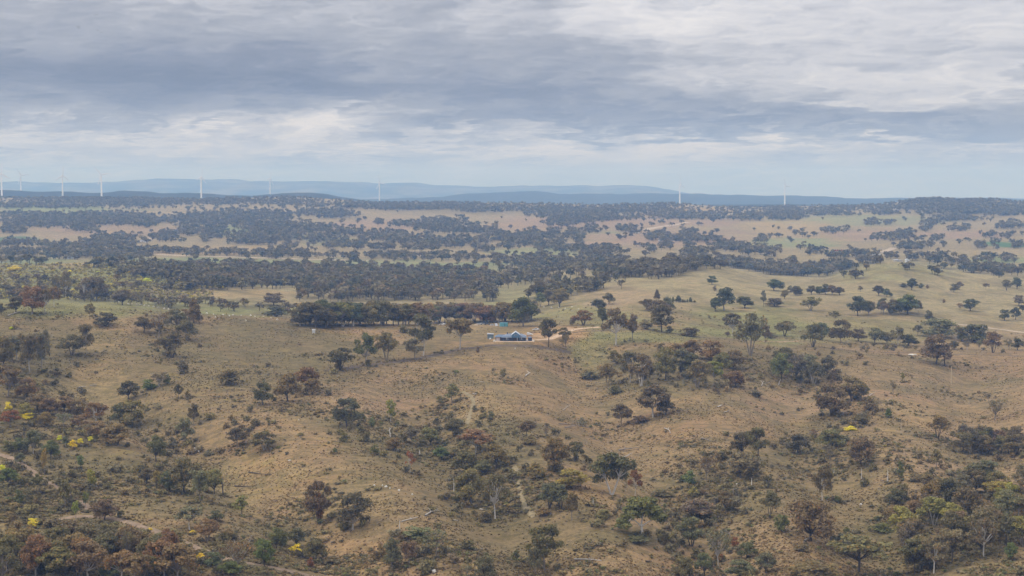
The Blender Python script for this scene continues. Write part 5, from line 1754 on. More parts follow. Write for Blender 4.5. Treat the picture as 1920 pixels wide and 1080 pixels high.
def prism(name, outline, y0, y1, mat, parent=None, label=None):
    """outline in x/z pushed from y0 to y1"""
    n = len(outline)
    v = [(x, y0, z) for x, z in outline] + [(x, y1, z) for x, z in outline]
    f = [tuple(range(n)), tuple(range(2 * n - 1, n - 1, -1))] + [(i, i + n, (i + 1) % n + n, (i + 1) % n) for i in range(n)]
    return poly(name, v, f, mat, parent, label)


def lathe(name, prof, mat, parent=None, n=20, x=0, y=0, label=None):
    v, f = [], []
    for r, z in prof:
        for k in range(n):
            t = 2 * math.pi * k / n
            v.append((x + r * math.cos(t), y + r * math.sin(t), z))
    for i in range(len(prof) - 1):
        for k in range(n):
            f.append((i * n + k, i * n + (k + 1) % n, (i + 1) * n + (k + 1) % n, (i + 1) * n + k))
    f.append(tuple(range(n - 1, -1, -1))); f.append(tuple(range((len(prof) - 1) * n, len(prof) * n)))
    return poly(name, v, f, mat, parent, label)


def thing(name, p, label, cat, group=None, rz=0.0, s=1.0):
    o = bpy.data.objects.new(name, None)
    COL.objects.link(o)
    o.location = tuple(map(float, p)); o.rotation_euler = (0, 0, rz); o.scale = (s, s, s)
    o.empty_display_size = .2
    return tag(o, label, cat, group)


def at(px, py, ymin=300.0):
    return hit(px, py, ymin)[0]


M_WHITE = mottled('white_paint', (.68, .68, .68), .5, 1.2, .06)
M_ROOF = mottled('pale_steel_roof', (.17, .205, .265), .4, .8, .10)
M_ROOFW = mottled('white_steel_roof', (.50, .53, .57), .4, .8, .05)
M_BLUE = mottled('slate_blue_cladding', (.060, .098, .150), .6, .9, .14)
M_BLUE2 = mottled('blue_gable_cladding', (.095, .19, .30), .6, .9, .14)
M_BRICK = mottled('dark_wall', (.085, .085, .115), .8, 2.0, .2)
M_GLASS = principled('window_glass', (.10, .13, .16), .1, 0, .5)[0]
M_CURT = mottled('pale_blind', (.55, .56, .58), .7, 2, .08)
M_DOOR = mottled('brown_door', (.10, .065, .045), .6, 3, .2)
M_PINKW = mottled('cream_door', (.72, .62, .56), .6, .7, .07)
M_TEAL = mottled('turquoise_steel', (.16, .42, .48), .5, .7, .12)
M_TEALD = mottled('dark_teal_steel', (.05, .16, .19), .5, .7, .12)
M_TYRE = principled('tyre_rubber', (.02, .02, .02), .9)[0]
M_RIM = principled('wheel_rim', (.45, .45, .46), .4, .6)[0]
M_STEEL = mottled('grey_steel', (.35, .37, .40), .5, 1, .1)
M_DARKB = mottled('dark_blue_tank', (.045, .055, .095), .6, .8, .15)
M_POLE = mottled('pale_timber', (.52, .43, .30), .85, 3, .15)
M_CONC = mottled('pale_concrete', (.50, .44, .37), .9, .6, .1)

# ------------------------------------------------------------------ the homestead
HX, HY, HZ = PAD
house = thing('house', (HX, HY, HZ), 'long low blue house with a tall central gable and pale roof on the hill', 'house')
box('slab', -15.2, 12.6, -3.2, 8.5, -.4, .12, M_CONC, house)
box('wall', -8.0, 6.8, 0, 7.4, .12, 3.0, M_BRICK, house, 'dark main wall under the veranda')
box('garage_wall', -13.6, -8.003, .9, 7.0, .12, 2.75, M_BRICK, house)
# hipped main roof
poly('roof', [(-9.2, -.25, 3.25), (7.2, -.25, 3.25), (7.2, 8.2, 3.25), (-9.2, 8.2, 3.25), (-4.8, 3.6, 4.75), (3.6, 3.6, 4.75)],
     [(0, 1, 5, 4), (1, 2, 5), (2, 3, 4, 5), (3, 0, 4), (3, 2, 1, 0)], M_ROOF, house, 'pale hipped main roof')
M_BROOF = mottled('blue_steel_roof', (.10, .15, .22), .45, .8, .1)
VR = poly('veranda_roof', [(-9.6, -2.0, 2.68), (7.6, -2.0, 2.68), (7.2, -.27, 3.19), (-9.2, -.27, 3.19), (-9.6, -2.0, 2.56), (7.6, -2.0, 2.56), (7.2, -.27, 3.07), (-9.2, -.27, 3.07)], [(0, 1, 2, 3), (7, 6, 5, 4), (0, 4, 5, 1), (1, 5, 6, 2), (2, 6, 7, 3), (3, 7, 4, 0)], M_BROOF, house, 'darker blue veranda roof')
poly('garage_roof', [(-14.3, -.6, 2.72), (-8.2, -.6, 2.72), (-8.2, 7.8, 2.72), (-14.3, 7.8, 2.72), (-11.8, 3.4, 4.1), (-7.0, 3.4, 4.1)],
     [(0, 1, 5, 4), (1, 2, 5), (2, 3, 4, 5), (3, 0, 4), (3, 2, 1, 0)], M_BROOF, house, 'darker blue garage roof')
gd = box('garage_door', -13.2, -10.6, .8, .895, .14, 2.5, M_PINKW, house)
for k in range(4):
    box('door_panel', -13.1, -10.7, .76, .797, .2 + k * .57, .70 + k * .57, M_PINKW, gd)
# central gable: two storeys high, carried on posts
prism('gable_wall', [(-2.6, 2.55), (2.6, 2.55), (2.6, 4.5), (0, 6.25), (-2.6, 4.5)], -2.6, -2.35, M_BLUE2, house)
prism('gable_roof', [(-3.0, 4.28), (-3.0, 4.38), (0, 6.45), (3.0, 4.38), (3.0, 4.28), (0, 6.33)], -2.75, 6.4, M_ROOFW, house, 'white steep central roof')
gb = prism('gable_body', [(-2.45, 2.9), (2.45, 2.9), (2.45, 4.45), (0, 6.15), (-2.45, 4.45)], -2.34, 5.6, M_BLUE, house)
gw = box('window', -.9, .9, -2.66, -2.603, 3.9, 4.7, M_ROOFW, house)
box('pane', -.8, .8, -2.69, -2.663, 3.98, 4.62, M_GLASS, gw)
for x in (-8.4, -5.5, -2.5, 2.5, 4.9, 7.0):
    box('veranda_post', x - .11, x + .11, -2.5 if abs(x) < 3 else -1.85, -2.28 if abs(x) < 3 else -1.63, .12, 2.72 if abs(x) > 3 else 2.55, M_BLUE2, house)
for x0, x1 in ((-6.6, -4.7), (3.5, 5.1)):
    w = box('window', x0, x1, -.09, -.003, 1.0, 2.45, M_WHITE, house)
    box('blind' if x0 > 0 else 'pane', x0 + .1, (x0 + x1) / 2 - .05, -.12, -.093, 1.1, 2.35, M_CURT, w)
    box('pane', (x0 + x1) / 2 + .05, x1 - .1, -.12, -.093, 1.1, 2.35, M_GLASS, w)
d = box('door', -1.1, .5, -.08, -.003, .14, 2.3, M_DOOR, house)
box('handle', .25, .33, -.13, -.083, 1.1, 1.2, M_STEEL, d)
box('side_light', .75, 1.35, -.08, -.003, .14, 2.3, M_CURT, house)
box('gutter', -9.7, -2.62, -2.12, -2.0, 2.62, 2.76, M_ROOFW, house)
box('gutter', 2.62, 7.7, -2.12, -2.0, 2.62, 2.76, M_ROOFW, house)
box('chimney', -6.0, -5.3, 3.4, 4.1, 4.3, 5.6, M_BRICK, house)

tank = thing('water_tank', (HX + 9.7, HY + .6, HZ - .1), 'dark round water tank standing at the end of the blue house', 'water tank')
lathe('tank_wall', [(1.35, 0), (1.37, .8), (1.35, .85), (1.37, 1.6), (1.35, 1.65), (1.37, 2.45)], M_DARKB, tank, 28)
lathe('tank_roof', [(1.45, 2.453), (1.4, 2.6), (.25, 3.1), (.25, 3.2), (.05, 3.22)], M_ROOF, tank, 28)
box('outlet_pipe', -.06, .06, -1.6, -1.34, .2, .32, M_STEEL, tank)

sp = at(919.7, 634.5)
shed = thing('garden_shed', sp, 'small grey-blue shed with a white roof beside the house', 'shed')
box('wall', -2.1, 2.1, -1.5, 1.5, -.3, 2.9, mottled('grey_blue_wall', (.16, .21, .25), .7, 1, .12), shed)
prism('roof', [(-2.35, 2.903), (2.35, 2.903), (2.35, 3.15), (-2.35, 3.6)], -1.8, 1.8, M_ROOFW, shed)
sd = box('door', -.2, .8, -1.56, -1.503, -.05, 1.9, mottled('grey_green_door', (.19, .27, .27), .7, 1, .1), shed)
box('handle', -.1, 0, -1.62, -1.563, .9, 1.0, M_STEEL, sd)
p = at(919.2, 636.8)
can = thing('gas_drum', p, 'white round drum in front of the small shed', 'drum')
lathe('drum_body', [(.1, 0), (.5, .05), (.62, .35), (.62, .75), (.5, 1.05), (.1, 1.15)], M_WHITE, can, 18)
lathe('drum_cap', [(.12, 1.153), (.12, 1.25)], M_STEEL, can, 10)

p = at(944.5, 612.2)
cont = thing('shipping_container', p, 'turquoise shipping container at the end of the tree belt', 'container', rz=.12)
box('container_body', -3.0, 3.0, -1.2, 1.2, .1, 2.9, M_TEAL, cont)
for k in range(22):
    box('corrugation', -2.9 + k * .27, -2.77 + k * .27, -1.24, -1.203, .25, 2.75, M_TEAL, cont)
box('container_end', 3.003, 3.06, -1.2, 1.2, .1, 2.9, M_TEALD, cont)
box('doorway', .4, .8, -1.28, -1.243, .2, 2.4, M_TEALD, cont)
box('vent', 2.1, 2.6, -1.28, -1.243, 2.0, 2.4, M_TEALD, cont)
box('base_rail', -3.0, 3.0, -1.22, 1.22, 0, .097, M_STEEL, cont)


def wheel(parent, x, y, r=.36, w=.24):
    t = bpy.data.objects.new('wheel', None)
    COL.objects.link(t); t.parent = parent; t.location = (x, y, r)
    key = ('wheelmesh', r)
    if key not in CACHE:
        a = lathe('tyre', [(r * .6, -w / 2), (r * .96, -w / 2), (r, -w * .3), (r, w * .3), (r * .96, w / 2), (r * .6, w / 2)], M_TYRE, None, 18)
        b = lathe('rim', [(r * .1, -w * .42), (r * .6, -w * .42), (r * .6, w * .42), (r * .1, w * .42)], M_RIM, None, 14)
        CACHE[key] = (a.data, b.data)
        bpy.data.objects.remove(a); bpy.data.objects.remove(b)
    for nm, me in zip(('tyre', 'rim'), CACHE[key]):
        o = link(nm, me, None, t)
        o.rotation_euler = (math.pi / 2, 0, 0)


CACHE = {}


def car(px, py, label, mat, kind='wagon', rz=0.0, s=1.0, group=None):
    p = at(px, py)
    c = thing('utility_truck' if kind == 'ute' else 'parked_car', p, label, 'ute' if kind == 'ute' else 'car', group, rz, s)
    if kind == 'ute':
        body = [(-2.6, .55), (-2.6, 1.05), (-1.0, 1.08), (.2, 1.1), (1.5, 1.06), (2.35, .98), (2.5, .75), (2.5, .5)]
        cab = [(-.75, 1.083), (-.55, 1.72), (.45, 1.75), (1.15, 1.085)]
    else:
        body = [(-2.25, .5), (-2.3, .95), (-1.9, 1.05), (1.3, 1.03), (2.1, .9), (2.25, .7), (2.2, .48)]
        cab = [(-2.05, 1.043), (-1.75, 1.52), (.15, 1.55), (.95, 1.04)]
    prism('body', body, -.88, .88, mat, c)
    cb = prism('cabin', cab, -.74, .74, mat, c)
    wx = [(x * .86 + .02, z * .86 + .19) for x, z in cab]
    prism('side_window', wx, -.765, -.743, M_GLASS, cb)
    prism('side_window', wx, .743, .765, M_GLASS, cb)
    ws = [(cab[2][0] + .05, -.66, cab[2][1] - .08), (cab[3][0] - .04, -.7, cab[3][1] + .06), (cab[3][0] - .04, .7, cab[3][1] + .06), (cab[2][0] + .05, .66, cab[2][1] - .08)]
    poly('windscreen', [(a + .035, b, q + .02) for a, b, q in ws] + ws, [(0, 1, 2, 3), (7, 6, 5, 4), (0, 4, 5, 1), (1, 5, 6, 2), (2, 6, 7, 3), (3, 7, 4, 0)], M_GLASS, cb)
    for x in (-1.55, 1.5):
        for y in (-.86, .86):
            wheel(c, x, y)
    for y in (-.62, .62):
        box('headlight', body[-2][0] - .04, body[-2][0] + .03, y - .16, y + .16, .72, .88, M_GLASS, c)
    if kind == 'ute':
        box('tray', -2.55, -.85, -.92, .92, 1.09, 1.3, mat, c)
    box('bumper', body[-1][0], body[-1][0] + .14, -.8, .8, .38, .52, M_STEEL, c)
    return c


M_CARD = mottled('dark_car_paint', (.03, .035, .05), .35, 1, .1)
M_CARG = mottled('grey_car_paint', (.30, .32, .34), .4, 1, .1)
car(1005, 619.5, 'white ute parked by the bare earth behind the house', M_WHITE, 'ute', math.pi + .05)
car(830, 609.8, 'white ute at the far end of the junk row by the belt', M_WHITE, 'ute', math.pi - .25)
car(898.5, 609.3, 'white car with dark windows in the row under the belt', M_WHITE, 'wagon', math.pi + .2)
car(913.5, 609.3, 'dark car in the row between white car and turquoise container', M_CARD, 'wagon', .1)
car(906, 608.6, 'grey wagon just behind the white car under the belt', M_CARG, 'wagon', .3)
p = at(838, 609)
tr = thing('flat_trailer', p, 'pale flat trailer beside the far white ute', 'trailer', rz=.15)
box('deck', -1.8, 1.8, -.8, .8, .55, .68, mottled('pale_pink_deck', (.60, .50, .47), .8, 1, .1), tr)
box('drawbar', 1.803, 2.9, -.06, .06, .5, .6, M_STEEL, tr)
for y in (-.75, .75):
    wheel(tr, -.3, y, .3, .2)
p = at(892, 610)
hp = thing('tarp_heap', p, 'tan tarp-covered heap next to the white car', 'heap')
poly('tarp', [(-1.7, -.9, -.1), (1.7, -.9, -.1), (1.7, .9, -.1), (-1.7, .9, -.1), (-.7, -.5, .8), (1.3, -.5, 1.35), (1.2, .5, 1.3), (-.6, .5, .85)],
     [(0, 1, 5, 4), (1, 2, 6, 5), (2, 3, 7, 6), (3, 0, 4, 7), (4, 5, 6, 7), (3, 2, 1, 0)], mottled('tan_tarp', (.52, .42, .30), .8, 1, .15), hp)
p = at(930.5, 611)
sl = thing('leaning_sheet', p, 'pale sheet of iron leaning beside the turquoise container', 'sheet')
poly('iron_sheet', [(-.9, -.4, 0), (1.5, -.4, 0), (.6, .5, 1.9), (-1.1, .5, 1.9), (-.9, -.33, 0), (1.5, -.33, 0), (.6, .57, 1.9), (-1.1, .57, 1.9)],
     [(0, 1, 2, 3), (7, 6, 5, 4), (0, 4, 5, 1), (1, 5, 6, 2), (2, 6, 7, 3), (3, 7, 4, 0)], M_ROOFW, sl)
p = at(923, 610)
jk = thing('scrap_pile', p, 'grey pile of scrap between dark car and leaning sheet', 'scrap')
for k, (x, y, z, w) in enumerate(((-.8, 0, 0, 1.1), (.5, .2, 0, .9), (-.1, -.3, .55, .7), (.9, -.4, 0, .6))):
    poly('scrap_piece', [(x + a * w * (1 + .3 * math.sin(k + i)), y + b * w * .7, z + c * .55) for i, (a, b, c) in enumerate(((-1, -1, 0), (1, -1, 0), (1, 1, 0), (-1, 1, 0), (-.7, -.8, 1), (.8, -.6, 1.1), (.6, .8, .9), (-.8, .7, 1)))],
         [(0, 3, 2, 1), (4, 5, 6, 7), (0, 1, 5, 4), (1, 2, 6, 5), (2, 3, 7, 6), (3, 0, 4, 7)], M_STEEL, jk)
# sheeted stack behind the tank
p = at(993, 634)
stk = thing('sheeted_stack', (p[0], p[1] + 2, p[2]), 'tan stack under a white sloping sheet behind the dark water tank', 'stack')
box('stack_body', -1.8, 1.5, -1, 1, -.2, 2.3, mottled('tan_stack', (.46, .33, .22), .85, .8, .18), stk)
poly('white_sheet', [(-1.9, -1.15, 3.6), (-1.2, -1.15, 4.0), (2.6, -1.15, 2.35), (2.6, 1.1, 2.35), (-1.2, 1.1, 4.0), (-1.9, 1.1, 3.6), (-1.9, -1.15, 2.31), (2.3, -1.15, 2.31), (2.3, 1.1, 2.31), (-1.9, 1.1, 2.31)],
     [(0, 6, 7, 2, 1), (1, 2, 3, 4), (0, 1, 4, 5), (5, 4, 3, 8, 9), (0, 5, 9, 6), (2, 7, 8, 3), (6, 9, 8, 7)], M_WHITE, stk)
# brush pile under the ute
p = at(1004, 624)
bp_ = thing('brush_pile', p, 'dark brown brush pile between white ute and house', 'brush pile')
rngb = np.random.default_rng(6)
Tb = Tubes()
for k in range(70):
    q = rngb.uniform((-4.2, -1.4, 0), (4.2, 1.4, .7)); e = q + rngb.normal(0, .8, 3) * (1.5, .8, .45)
    Tb.tube([q, e], [.07, .03], 3)
b_ = link('branches', mesh_np('branches', np.array(Tb.v), np.array(Tb.f)), principled('dry_brush', (.12, .085, .065), .95)[0], bp_)
b_['kind'] = 'stuff'

# white tank on the grassy slope
p = at(588.3, 626.5)
wt = thing('stock_tank', p, 'small white tank standing alone on the grass below the tree belt', 'tank', rz=.12)
poly('tank_body', [(-.95, -.9, .9), (.95, -.9, .85), (.95, .9, .85), (-.95, .9, .9), (-1.25, -1.1, 3.3), (1.2, -1.1, 3.4), (1.2, 1.1, 3.4), (-1.25, 1.1, 3.3)],
     [(0, 3, 2, 1), (4, 5, 6, 7), (0, 1, 5, 4), (1, 2, 6, 5), (2, 3, 7, 6), (3, 0, 4, 7)], M_WHITE, wt)
box('band', -1.1, 1.12, -1.13, -1.0, 1.75, 1.86, M_STEEL, wt)
for x in (-.8, .8):
    for y in (-.7, .7):
        box('leg', x - .14, x + .14, y - .14, y + .14, -.3, .86, mottled('cream_leg', (.62, .58, .48), .7, 1, .1), wt)

# poles
def pole(px, py, hpx, label, rad=.19, arm=True):
    p = at(px, py)
    h = hpx * p[1] / F
    o = thing('utility_pole', p, label, 'pole')
    lathe('shaft', [(rad, -.5), (rad * .9, h * .5), (rad * .75, h)], M_POLE, o, 10)
    if arm:
        box('cross_arm', -.9, .9, -.06, .06, h - .7, h - .55, M_POLE, o)
    for x in ((-.75, .75) if arm else ()):
        lathe('insulator', [(.06, h - .547), (.07, h - .35)], M_STEEL, o, 8, x, 0)


pole(1783.5, 721, 35, 'pale timber pole alone on the open slope below the crest', .24, False)
pole(1689.5, 812, 18, 'short pale pole on the slope under the lone pole', .14, False)
pole(1577, 655, 20, 'thin grey pole beside the round dark crest gum', .12, True)
pole(1865, 853, 15, 'short dark post beside the bank at the frame edge', .14, False)

# pale bare rock sheet on the crest and rocks
def rock(px, py, w, h, label, group=None, seed=0, ymin=300.0):
    p = at(px, py, ymin)
    if np.isnan(p[0]): return
    rng = np.random.default_rng(seed)
    k = p[1] / F
    bmv, bf = box_vf(-1, 1, -1, 1, -.6, 1)
    import bmesh
    bm = bmesh.new()
    bmesh.ops.create_icosphere(bm, subdivisions=2, radius=1)
    for v in bm.verts:
        v.co *= 1 + rng.uniform(-.22, .22)
        v.co.x *= w * k / 2; v.co.y *= w * k / 2 * .8; v.co.z *= h * k * .8
    me = bpy.data.meshes.new('rock'); bm.to_mesh(me); bm.free()
    o = link('rock', me, M_ROCK, None, (p[0], p[1], p[2] + h * k * .2))
    o.rotation_euler = (0, 0, rng.uniform(0, 6))
    tag(o, label, 'rock', group)


M_ROCK = mottled('pale_granite', (.60, .57, .50), .9, 1.5, .2)
rock(1711, 665.5, 17, 2.2, 'flat pale rock slab on the crest beside the big brown gum', seed=1)
crest_rocks = [(215, 565), (222, 567), (229, 566), (240, 570), (247, 570), (256, 571), (263, 572), (271, 573), (279, 574), (288, 576), (297, 577), (308, 579), (316, 580), (376, 590), (388, 588), (400, 590), (404, 595), (418, 591), (430, 593), (437, 591), (452, 592), (461, 602), (470, 592), (478, 594), (494, 594), (508, 597), (146, 562), (130, 560), (200, 563), (520, 600)]
for i, (x, y) in enumerate(crest_rocks):
    rock(x, y, 2.6 + (i * 7 % 5) * .35, 1.7 + (i * 3 % 4) * .3, 'small pale rock in the scattered line along the grassy crest', 'pale rocks along the crest', 20 + i)
for i, (x, y) in enumerate([(1048, 577), (1060, 579), (1072, 576), (1034, 577), (1085, 580), (1020, 576)]):
    rock(x, y, 3, 1.7, 'small pale rock in the green paddock uphill of the driveway', 'pale rocks in the paddock', 60 + i)
for i, (x, y, w) in enumerate([(724, 913, 6), (717, 911, 3), (748, 920, 5), (773, 928, 4), (702, 911, 4), (731, 916, 3)]):
    rock(x, y, w, 2.6, 'white rock lying on the open slope above the bluish gums', 'white rocks on the open slope', 70 + i)
rock(543, 864, 6, 2, 'pale rock on the slope above the pale gully floor', seed=81)
rock(1614, 946, 6, 2.5, 'white rock on the slope past the big red-brown dome', seed=82)
rock(814, 1073, 10, 6, 'heap-like grey rock at the bottom beside the grey thin-leaved gum', seed=83)
rock(560, 788, 3, 2, 'pale rock on the worn patch across from the rounded olive gum', seed=84)
rock(966, 654, 2.4, 2, 'white rock just below the house', seed=85)
rock(1381, 908, 3, 2, 'pale rock in the scrubland under the wide grey gum', seed=86)

# fallen logs
def log(x0, y0, x1, y1, r, label, col='p', twigs=2, seed=0, lift=.25):
    a = at(x0, y0); b = at(x1, y1)
    if np.isnan(a[0]) or np.isnan(b[0]): return
    c = (a + b) / 2
    rng = np.random.default_rng(seed + 100)
    T = Tubes()
    A = a - c + (0, 0, r); B = b - c + (0, 0, r + lift)
    ln = np.linalg.norm(B - A)
    pts = bend(A, B, rng, 6, .03)
    gz = ground(pts[:, 0] + c[0], pts[:, 1] + c[1]) - c[2]
    pts[:, 2] = np.maximum(pts[:, 2], gz + r * .6)
    T.tube(pts, np.linspace(r, r * .45, 6), 7)
    for k in range(twigs):
        s = pts[rng.integers(2, 5)]
        T.tube(bend(s, s + rng.normal(0, 1, 3) * (ln * .13, ln * .13, 0) + (0, 0, ln * .08), rng, 3), [r * .4, r * .3, r * .12], 5)
    me = mesh_np('fallen_log', np.array(T.v), np.array(T.f), True)
    me.materials.append(BARK)
    o = link('fallen_log', me, None, None, tuple(c))
    o.color = BRK[col] + (1,)
    tag(o, label, 'log')


LOGS = [(14, 593, 38, 586, .42, 'pale fallen log at the frame edge under the ridge clump', 'p'), (753, 979, 784, 972, .30, 'pale end of a long broken log above the bluish gums', 'p'), (797, 968, 821, 957, .34, 'upper pale half of the long broken log above the bluish gums', 'p'),
        (850, 976, 859, 978, .25, 'short pale log below the central clump', 'p'), (900, 956, 920, 961, .35, 'pale log lying under the big olive gum of the central clump', 'p'),
        (1060, 803, 1103, 804, .32, 'long grey log on the bare slope above the V-trunked gum', 'k'), (1160, 845, 1198, 841, .36, 'long grey log on the bare slope below the dark dense gum', 'k'), (1161, 861, 1180, 855, .38, 'pale thick log uphill of the V-trunked gum', 'p'),
        (1246, 804, 1257, 814, .32, 'pale log slanting downhill on the bare slope', 'p'), (1315, 822, 1334, 829, .3, 'grey log among dry grass beside the wide grey gum', 'k'), (1077, 1050, 1128, 1054, .3, 'long pale log at the bottom centre beside the leaning trunk', 'p'),
        (1211, 1054, 1222, 1055, .35, 'short dark log near the bottom centre', 'x'), (985, 706, 994, 700, .36, 'white log standing out on the bare slope below the house', 'w'), (1048, 795, 1085, 798, .25, 'thin grey log along the bare slope beside the grassy track', 'k'),
        (1345, 764, 1354, 761, .36, 'white log on the pink bare slope', 'w'), (1357, 774, 1367, 771, .3, 'short pale log on the pink bare slope below the white one', 'p'), (365, 842, 374, 850, .4, 'white log beside the brushwood above the pale gully floor', 'w'),
        (148, 727, 160, 726, .3, 'pale stick across the gully clearing', 'p'), (168, 724, 182, 723, .3, 'pale stick further along the gully clearing', 'p'), (1056, 770, 1070, 760, .22, 'thin pale branch on the bare slope', 'p'),
        (1428, 724, 1432, 716, .3, 'pale stick under the hillside thicket near the crest', 'p'), (1629, 744, 1638, 738, .3, 'pale branch under the reddish gum above the wattle', 'p'), (1460, 722, 1465, 712, .3, 'pale leaning stick in the hillside thicket', 'p'),
        (1508, 1016, 1518, 1012, .4, 'pale pinkish log under the big red-brown dome', 'p'), (1547, 1024, 1556, 1027, .35, 'pale log on open ground beside the very wide olive gum', 'p'), (620, 1019, 628, 1016, .3, 'grey stick beside the bottom thicket', 'k'),
        (888, 1032, 906, 1031, .25, 'thin pale stick on the slope above the dark brown dome', 'p'), (900, 717, 908, 718, .3, 'pale stick on the slope above the track bend', 'p'), (886, 739, 894, 741, .3, 'pale branch at the bend of the grassy track', 'p'),
        (466, 886, 510, 892, .25, 'thin dark log across the pale gully floor', 'x'), (440, 912, 470, 914, .3, 'dark brush log on the pale gully floor', 'x')]
for i, L_ in enumerate(LOGS):
    log(*L_[:5], L_[5], L_[6], 2, i)

# ------------------------------------------------------------------ far farm buildings
def far_shed(px, py, w, h, d, wallm, roofm, label, rz=0.0, ymin=2000.0):
    p = at(px, py, ymin)
    if np.isnan(p[0]): return
    o = thing('farm_shed', p, label, 'shed', rz=rz)
    box('wall', -w / 2, w / 2, -d / 2, d / 2, -1, h, wallm, o)
    prism('roof', [(-w / 2 - .4, h + .01), (w / 2 + .4, h + .01), (w / 2 + .4, h + .15), (0, h + h * .35), (-w / 2 - .4, h + .15)], -d / 2 - .4, d / 2 + .4, roofm, o)
    box('door', -w * .2, w * .1, -d / 2 - .08, -d / 2 - .003, -.9, h * .75, M_STEEL, o)


far_shed(268.5, 454, 11, 4, 9, M_WHITE, M_ROOFW, 'long white shed beside the pale farm road in the far valley')
far_shed(247, 460, 8, 4, 7, M_STEEL, M_ROOFW, 'white-roofed shed under trees near the far white shed')
far_shed(220, 463, 12, 3, 8, M_STEEL, M_ROOFW, 'pale low shed half hidden in the far trees')
far_shed(132, 485, 9, 4, 7, M_STEEL, M_ROOFW, 'bright pale roof at the edge of the far green field')
far_shed(1195, 437, 10, 5, 8, M_WHITE, M_ROOFW, 'white house among trees at the end of the far farm road')
far_shed(1585, 476.5, 11, 3.5, 8, M_STEEL, M_ROOFW, 'pale green-roofed shed behind the far tree row')
far_shed(1603, 482, 4, 3, 4, M_WHITE, M_ROOFW, 'tiny white shed in the far tree row')
far_shed(1643, 480, 13, 4, 9, M_WHITE, M_ROOFW, 'white sheds at the foot of the far farm road')
far_shed(1683, 491, 14, 3, 8, M_CONC, M_ROOFW, 'cream shed row just beyond the green knoll', ymin=1900)
far_shed(1701, 492, 6, 4.5, 6, M_WHITE, M_ROOFW, 'white tent-like shed just beyond the green knoll', ymin=1900)
far_shed(1238, 452, 7, 3, 6, M_WHITE, M_ROOFW, 'white shed tucked in trees in the middle of the far valley')
far_shed(249, 371, 14, 5, 9, M_WHITE, M_ROOFW, 'white shed on the far ridge near the turbines')
M_RED = mottled('red_machine_paint', (.45, .04, .06), .5, 1, .1)
for px, label in ((1562.5, 'first red farm machine on the far paddock'), (1566.5, 'middle red farm machine on the far paddock'), (1571, 'third red farm machine on the far paddock'), (1578, 'last darker red farm machine on the far paddock')):
    p = at(px, 471, 2000)
    o = thing('farm_machine', p, label, 'farm machine', 'red farm machines')
    box('body', -1.5, 1.5, -1, 1, 1.0, 2.3, M_RED, o)
    box('cab', -1.2, .1, -.8, .8, 2.303, 3.6, M_GLASS, o)
    for x in (-1.0, 1.1):
        for y in (-1.15, 1.15):
            wheel(o, x, y, .8, .4)

# ------------------------------------------------------------------ wind turbines
def turbine_meshes():
    out = {}
    out['tower'] = lathe('tower', [(3.2, -8), (2.8, 25), (2.4, 55), (1.9, 80)], M_TURB, None, 20).data
    v, f = box_vf(-1.9, 1.9, -3.0, 6.5, 80.05, 83.8)
    out['nacelle'] = poly('nacelle', v, f, M_TURB).data
    out['hub'] = lathe('hub', [(.3, -2.6), (1.5, -1.8), (1.9, -.6), (1.9, .6)], M_TURB, None, 16).data
    # blade: thin tapering aerofoil along +z
    V, Fc = [], []
    st = [(0, 1.1, 1.1), (3, 1.3, 1.0), (8, 2.4, .75), (18, 1.9, .55), (30, 1.35, .4), (40, .8, .25), (43, .3, .1)]
    for z, c, t in st:
        for k in range(8):
            a = 2 * math.pi * k / 8
            V.append((c * math.cos(a) + c * .25, t * math.sin(a), z))
    for i in range(len(st) - 1):
        for k in range(8):
            Fc.append((i * 8 + k, i * 8 + (k + 1) % 8, (i + 1) * 8 + (k + 1) % 8, (i + 1) * 8 + k))
    Fc.append(tuple(range(7, -1, -1))); Fc.append(tuple(range(48, 56)))
    out['blade'] = poly('blade', V, Fc, M_TURB).data
    for o in list(COL.objects):
        if o.data in out.values(): bpy.data.objects.remove(o)
    return out


M_TURB = principled('turbine_white', (.78, .78, .78), .5)[0]
TM = turbine_meshes()
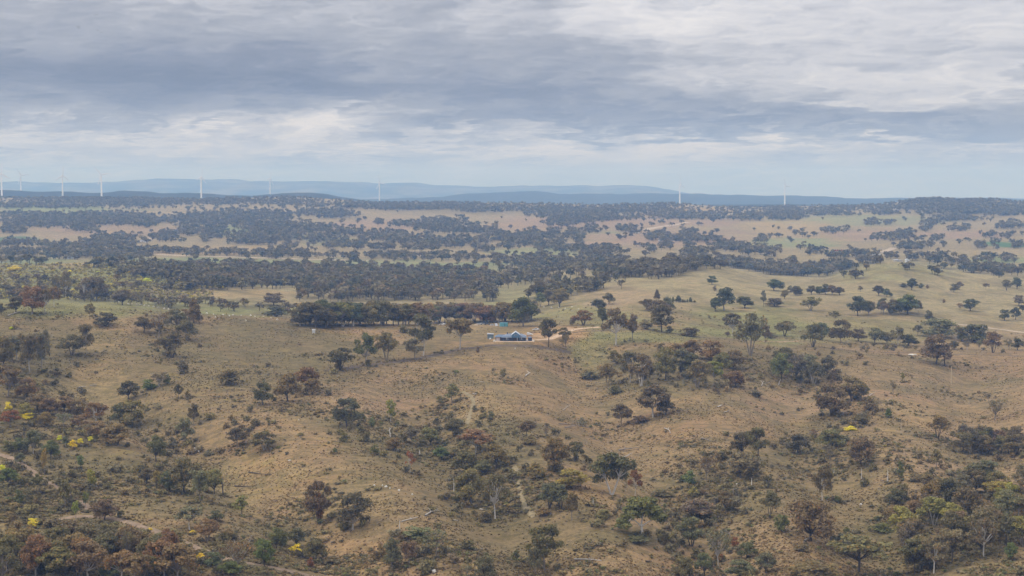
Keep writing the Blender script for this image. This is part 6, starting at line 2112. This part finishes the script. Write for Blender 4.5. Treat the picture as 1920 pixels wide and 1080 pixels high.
# px, foot py, hub py, first blade angle, yaw, label
TURB = [(3.5, 368, 326, 2, .5, 'white wind turbine cut by the frame edge, one blade straight up'), (39.5, 364, 329, -38, .9, 'white wind turbine second from the frame edge with blades in a V'), (117.5, 367.5, 330, 3, .9, 'white wind turbine in front of the dark wooded hill dome'),
        (190.5, 366, 327.5, -42, .25, 'white wind turbine with its upper blades spread in a V'), (377.5, 370, 332, 10, 1.2, 'white wind turbine against the highest part of the mountain range'), (506.5, 366, 335, 20, 1.2, 'white wind turbine above the low wooded hilltop'),
        (711.5, 373, 343, -20, .9, 'white wind turbine alone before the middle of the mountains'), (1274.5, 382, 346.5, -12, 1.0, 'white wind turbine standing on the bare hilltop'), (1471.5, 383, 349, -25, .8, 'white wind turbine above the scrubby ridge, last in the row')]
for px, fy, hy, ang, yaw, lab in TURB:
    Yd = 82.0 * F / (fy - hy)
    Yd = min(max(Yd, 4750.0), 6300.0)
    u, s = ray(px, fy)
    x = float(u) * Yd
    sc = (fy - hy) * Yd / F / 82.0
    zf = float(s) * Yd
    t = thing('wind_turbine', (x, Yd, zf), lab, 'wind turbine', 'wind turbines along the far ridge', yaw, sc)
    link('tower', TM['tower'], None, t)
    link('nacelle', TM['nacelle'], None, t)
    h = link('hub', TM['hub'], None, t, (0, -4.2, 82))
    h.rotation_euler = (math.pi / 2, 0, 0)
    h.rotation_euler = (-math.pi / 2 + math.pi, 0, 0)
    for k in range(3):
        b = link('blade', TM['blade'], None, t, (0, -4.2, 82))
        b.rotation_euler = (0, math.radians(ang + 120 * k), 0)

# ------------------------------------------------------------------ birds high over the slope
M_BIRD = principled('bird_feathers', (.05, .05, .055), .8)[0]
for i, (px, py) in enumerate(((146, 50), (148, 53), (183, 57), (190, 61), (181, 28))):
    u, s = ray(px, py)
    Yd = 620.0
    b = thing('bird', (float(u) * Yd, Yd, float(s) * Yd), 'tiny dark bird flying under the clouds above the turbines', 'bird', 'birds in the sky', .8 * i)
    poly('body', [(0, -.28, 0), (.07, 0, 0), (0, .3, 0), (-.07, 0, 0), (0, 0, .06), (0, 0, -.06)], [(0, 1, 4), (1, 2, 4), (2, 3, 4), (3, 0, 4), (1, 0, 5), (2, 1, 5), (3, 2, 5), (0, 3, 5)], M_BIRD, b)
    for sx in (-1, 1):
        poly('wing', [(sx * .03, -.1, .03), (sx * .45, -.05, .22), (sx * .8, .05, .12), (sx * .45, .12, .2), (sx * .03, .12, .03), (sx * .45, .03, .17)],
             [(0, 1, 5), (1, 2, 5), (2, 3, 5), (3, 4, 5), (4, 0, 5), (0, 4, 3, 2, 1)], M_BIRD, b)

# ------------------------------------------------------------------ the air
def make_haze():
    x, y0, y1, z0, z1 = 60000, -300, 18700, -200, 330
    v, f = box_vf(-x, x, y0, y1, z0, z1)
    m = bpy.data.materials.new('haze')
    m.use_nodes = True
    nt = m.node_tree
    nt.nodes.clear()
    o = nt.nodes.new('ShaderNodeOutputMaterial')
    p = nt.nodes.new('ShaderNodeVolumePrincipled')
    p.inputs['Color'].default_value = HAZE_COLOR + (1,)
    p.inputs['Density'].default_value = HAZE_DENSITY
    p.inputs['Absorption Color'].default_value = (1, 1, 1, 1)     # clear air: scatters blue most, absorbs nothing
    p.inputs['Anisotropy'].default_value = 0.0
    nt.links.new(p.outputs[0], o.inputs['Volume'])
    h = poly('haze', v, f, m)
    tag(h, 'thin bluish haze filling the air over the valley', 'haze', kind='stuff')


make_haze()
print(COUNT, len(bpy.data.objects))
